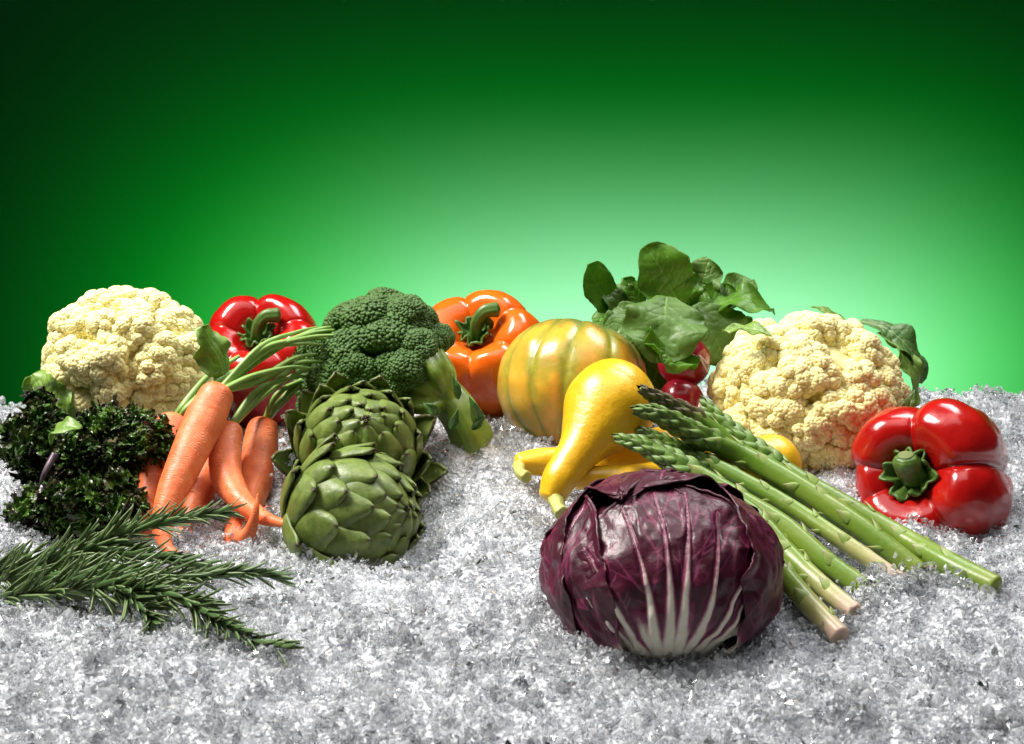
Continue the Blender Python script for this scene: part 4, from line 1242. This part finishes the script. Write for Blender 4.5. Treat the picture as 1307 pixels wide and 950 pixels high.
        tone = np.clip(np.maximum(vm * (0.50 + 0.50 * sstep(0.75, 0.2, vv)) if kind != 'mid' else vm * 0.40, np.maximum(white, side_v * 0.36)), 0, 1)
        o = add('leaf', V.reshape(-1, 3), gridq(n, mm), MAT_RADIC, t, {'vein': tone.ravel()})
        md = o.modifiers.new('thickness', 'SOLIDIFY'); md.thickness = 0.0009; md.offset = 0
radicchio()

# ------------------------------------------------------------------ rosemary
MAT_NEEDLE = Mat('rosemary_needle')
b = MAT_NEEDLE.ramp(MAT_NEEDLE.attr('lu'), [(0.0, (0.050, 0.110, 0.026)), (0.55, (0.042, 0.095, 0.022)), (0.92, (0.17, 0.24, 0.09))])
MAT_NEEDLE = MAT_NEEDLE.set(base=b, rough=0.42, spec=0.5)
MAT_RSTEM = plain('rosemary_stem', (0.16, 0.15, 0.07), (0.27, 0.22, 0.13), 300, 0.6)

def needle_mesh(bend, tw):
    n, mm = 9, 5
    v = np.linspace(0, 1, n)[:, None]; u = np.linspace(-1, 1, mm)[None, :]
    w = 0.062 * np.clip(np.sin(np.pi * (0.08 + 0.90 * v)) ** 0.45, 0.05, 1)
    z = bend * v ** 2 - 0.35 * w * np.abs(u) ** 2 * 1.0
    V = stk([v + 0 * u, u * w + tw * v ** 2, z], -1).reshape(-1, 3)
    V2 = V.copy(); V2[:, 2] -= 0.022 * np.sqrt(w / 0.04 + 0 * u).ravel()
    q = gridq(n, mm); N = len(V)
    rim = np.concatenate([np.arange(mm), np.arange(1, n) * mm + mm - 1, (n - 1) * mm + np.arange(mm - 2, -1, -1), np.arange(n - 2, 0, -1) * mm])
    rn = np.roll(rim, -1)
    me = mk('needle', np.vstack([V, V2]), np.vstack([q, q[:, ::-1] + N, stk([rim, rim + N, rn + N, rn], 1)]), {'lu': np.concatenate([np.abs(u + 0 * v).ravel(), np.ones(N)])})
    me.materials.append(MAT_NEEDLE)
    return me
NEEDLE = [needle_mesh(bd, tw) for bd, tw in ((0.10, 0.03), (-0.08, -0.04), (0.18, 0.0), (0.02, 0.08), (-0.15, 0.05))]

def sprig(label, pts, seed, step=0.0021, ln=(0.020, 0.032), rad=2.4):
    r = np.random.RandomState(seed)
    P = np.array([W(*p) for p in pts])
    t = thing('rosemary_sprig', label, 'rosemary', P[0] * [1, 1, 0], 'rosemary sprigs')
    n = len(P)
    V, q, at = tube(P, [S(rad * (1.2 - 0.75 * i / (n - 1)), pts[i][2]) for i in range(n)], 60, 8, 0.3, 0.5, 2)
    add('stem', V, q, MAT_RSTEM, t, at)
    X = catmull(P, 300)
    T = nrm(np.gradient(X, axis=0))
    seg = np.concatenate([[0], np.cumsum(np.linalg.norm(np.diff(X, axis=0), axis=1))])
    L = seg[-1]
    s, k = 0.004, 0
    while s < L:
        i = min(np.searchsorted(seg, s), 299)
        f = s / L
        up = nrm(np.array([0, 0, 1.0]) - T[i] * T[i][2])
        bi = np.cross(T[i], up)
        for h in (0, 1):
            a = k * 1.9 + h * math.pi + r.uniform(-0.5, 0.5)
            nn = math.cos(a) * up + math.sin(a) * bi
            if nn[2] < -0.55 and r.rand() < 0.6:
                continue
            spread = math.radians(r.uniform(24, 50) * (1.0 - 0.45 * f))
            d = nrm(math.cos(spread) * T[i] + math.sin(spread) * nn)
            face = nrm(nn * math.cos(spread) - T[i] * math.sin(spread))
            Rm_ = stk([d, np.cross(face, d), face], 1)
            l = r.uniform(*ln) * (0.75 + 0.4 * math.sin(math.pi * min(1, f + 0.15)))
            inst('needle', NEEDLE[r.randint(5)], t, X[i] + nn * 0.0006, Rm_, (l, l * r.uniform(0.85, 1.15) * 0.024 / l * 1.0, l))
        s += step * r.uniform(0.8, 1.2); k += 1
    return t

sprig('rosemary sprig that lies along the foot of the kale and reaches over the carrot tips', [(-40, 752, 0.90), (40, 728, 0.895), (110, 702, 0.895), (180, 676, 0.90), (235, 662, 0.90), (282, 655, 0.90)], 1)
sprig('rosemary sprig in the middle, its tip on the ice below the artichokes', [(-40, 742, 0.870), (60, 738, 0.858), (150, 735, 0.852), (230, 736, 0.850), (300, 732, 0.855), (345, 735, 0.860)], 2)
sprig('rosemary sprig whose drooping tip lies farthest out on open ice', [(-20, 768, 0.845), (70, 754, 0.838), (160, 750, 0.826), (230, 764, 0.806), (280, 794, 0.782), (325, 818, 0.765), (352, 825, 0.758)], 3)
sprig('thin rosemary sprig between the kale and the other sprigs', [(-30, 725, 0.905), (50, 716, 0.90), (120, 708, 0.895), (190, 712, 0.885), (250, 720, 0.88)], 4)
sprig('short rosemary sprig pointing away from the kale over bare ice', [(110, 742, 0.840), (155, 754, 0.825), (183, 776, 0.803), (194, 792, 0.790)], 5)

# ------------------------------------------------------------------ larger clear pieces of ice lying on things
MAT_CLEAR = m_ice('clear_ice', 0.08, 0.02)
r = np.random.RandomState(77)
def lump(px, py, d, size, label, group):
    v, f = HULL[r.randint(len(HULL))]
    Rm_ = rotations(1, r)[0]
    c = W(px, py, d)
    me = mk('ice_lump', v @ Rm_.T * S(size, d), f, None, False)
    me.materials.append(MAT_CLEAR)
    o = bpy.data.objects.new('ice_lump', me)
    col.objects.link(o)
    o.location = Vector(c)
    o['label'] = label; o['category'] = 'ice'; o['group'] = group
for (x, y, d, sz) in ((1200, 700, 0.905, 11), (1188, 694, 0.91, 9), (1172, 716, 0.905, 10), (1252, 736, 0.885, 10), (1240, 728, 0.89, 8), (1126, 725, 0.885, 6),
                      (1048, 768, 0.835, 8), (1036, 760, 0.84, 6), (1178, 726, 0.90, 8), (1260, 748, 0.88, 7)):
    lump(x, y, d, sz, 'small clear lump of ice lying on the asparagus stalk ends', 'ice lumps on the asparagus')
for k in range(14):
    lump(364 + r.uniform(-9, 12), 528 + k * 7 + r.uniform(-4, 4), 1.045 - k * 0.002, r.uniform(5, 9), 'small clear lump of ice heaped between a carrot and the artichokes', 'ice lumps by the carrots')
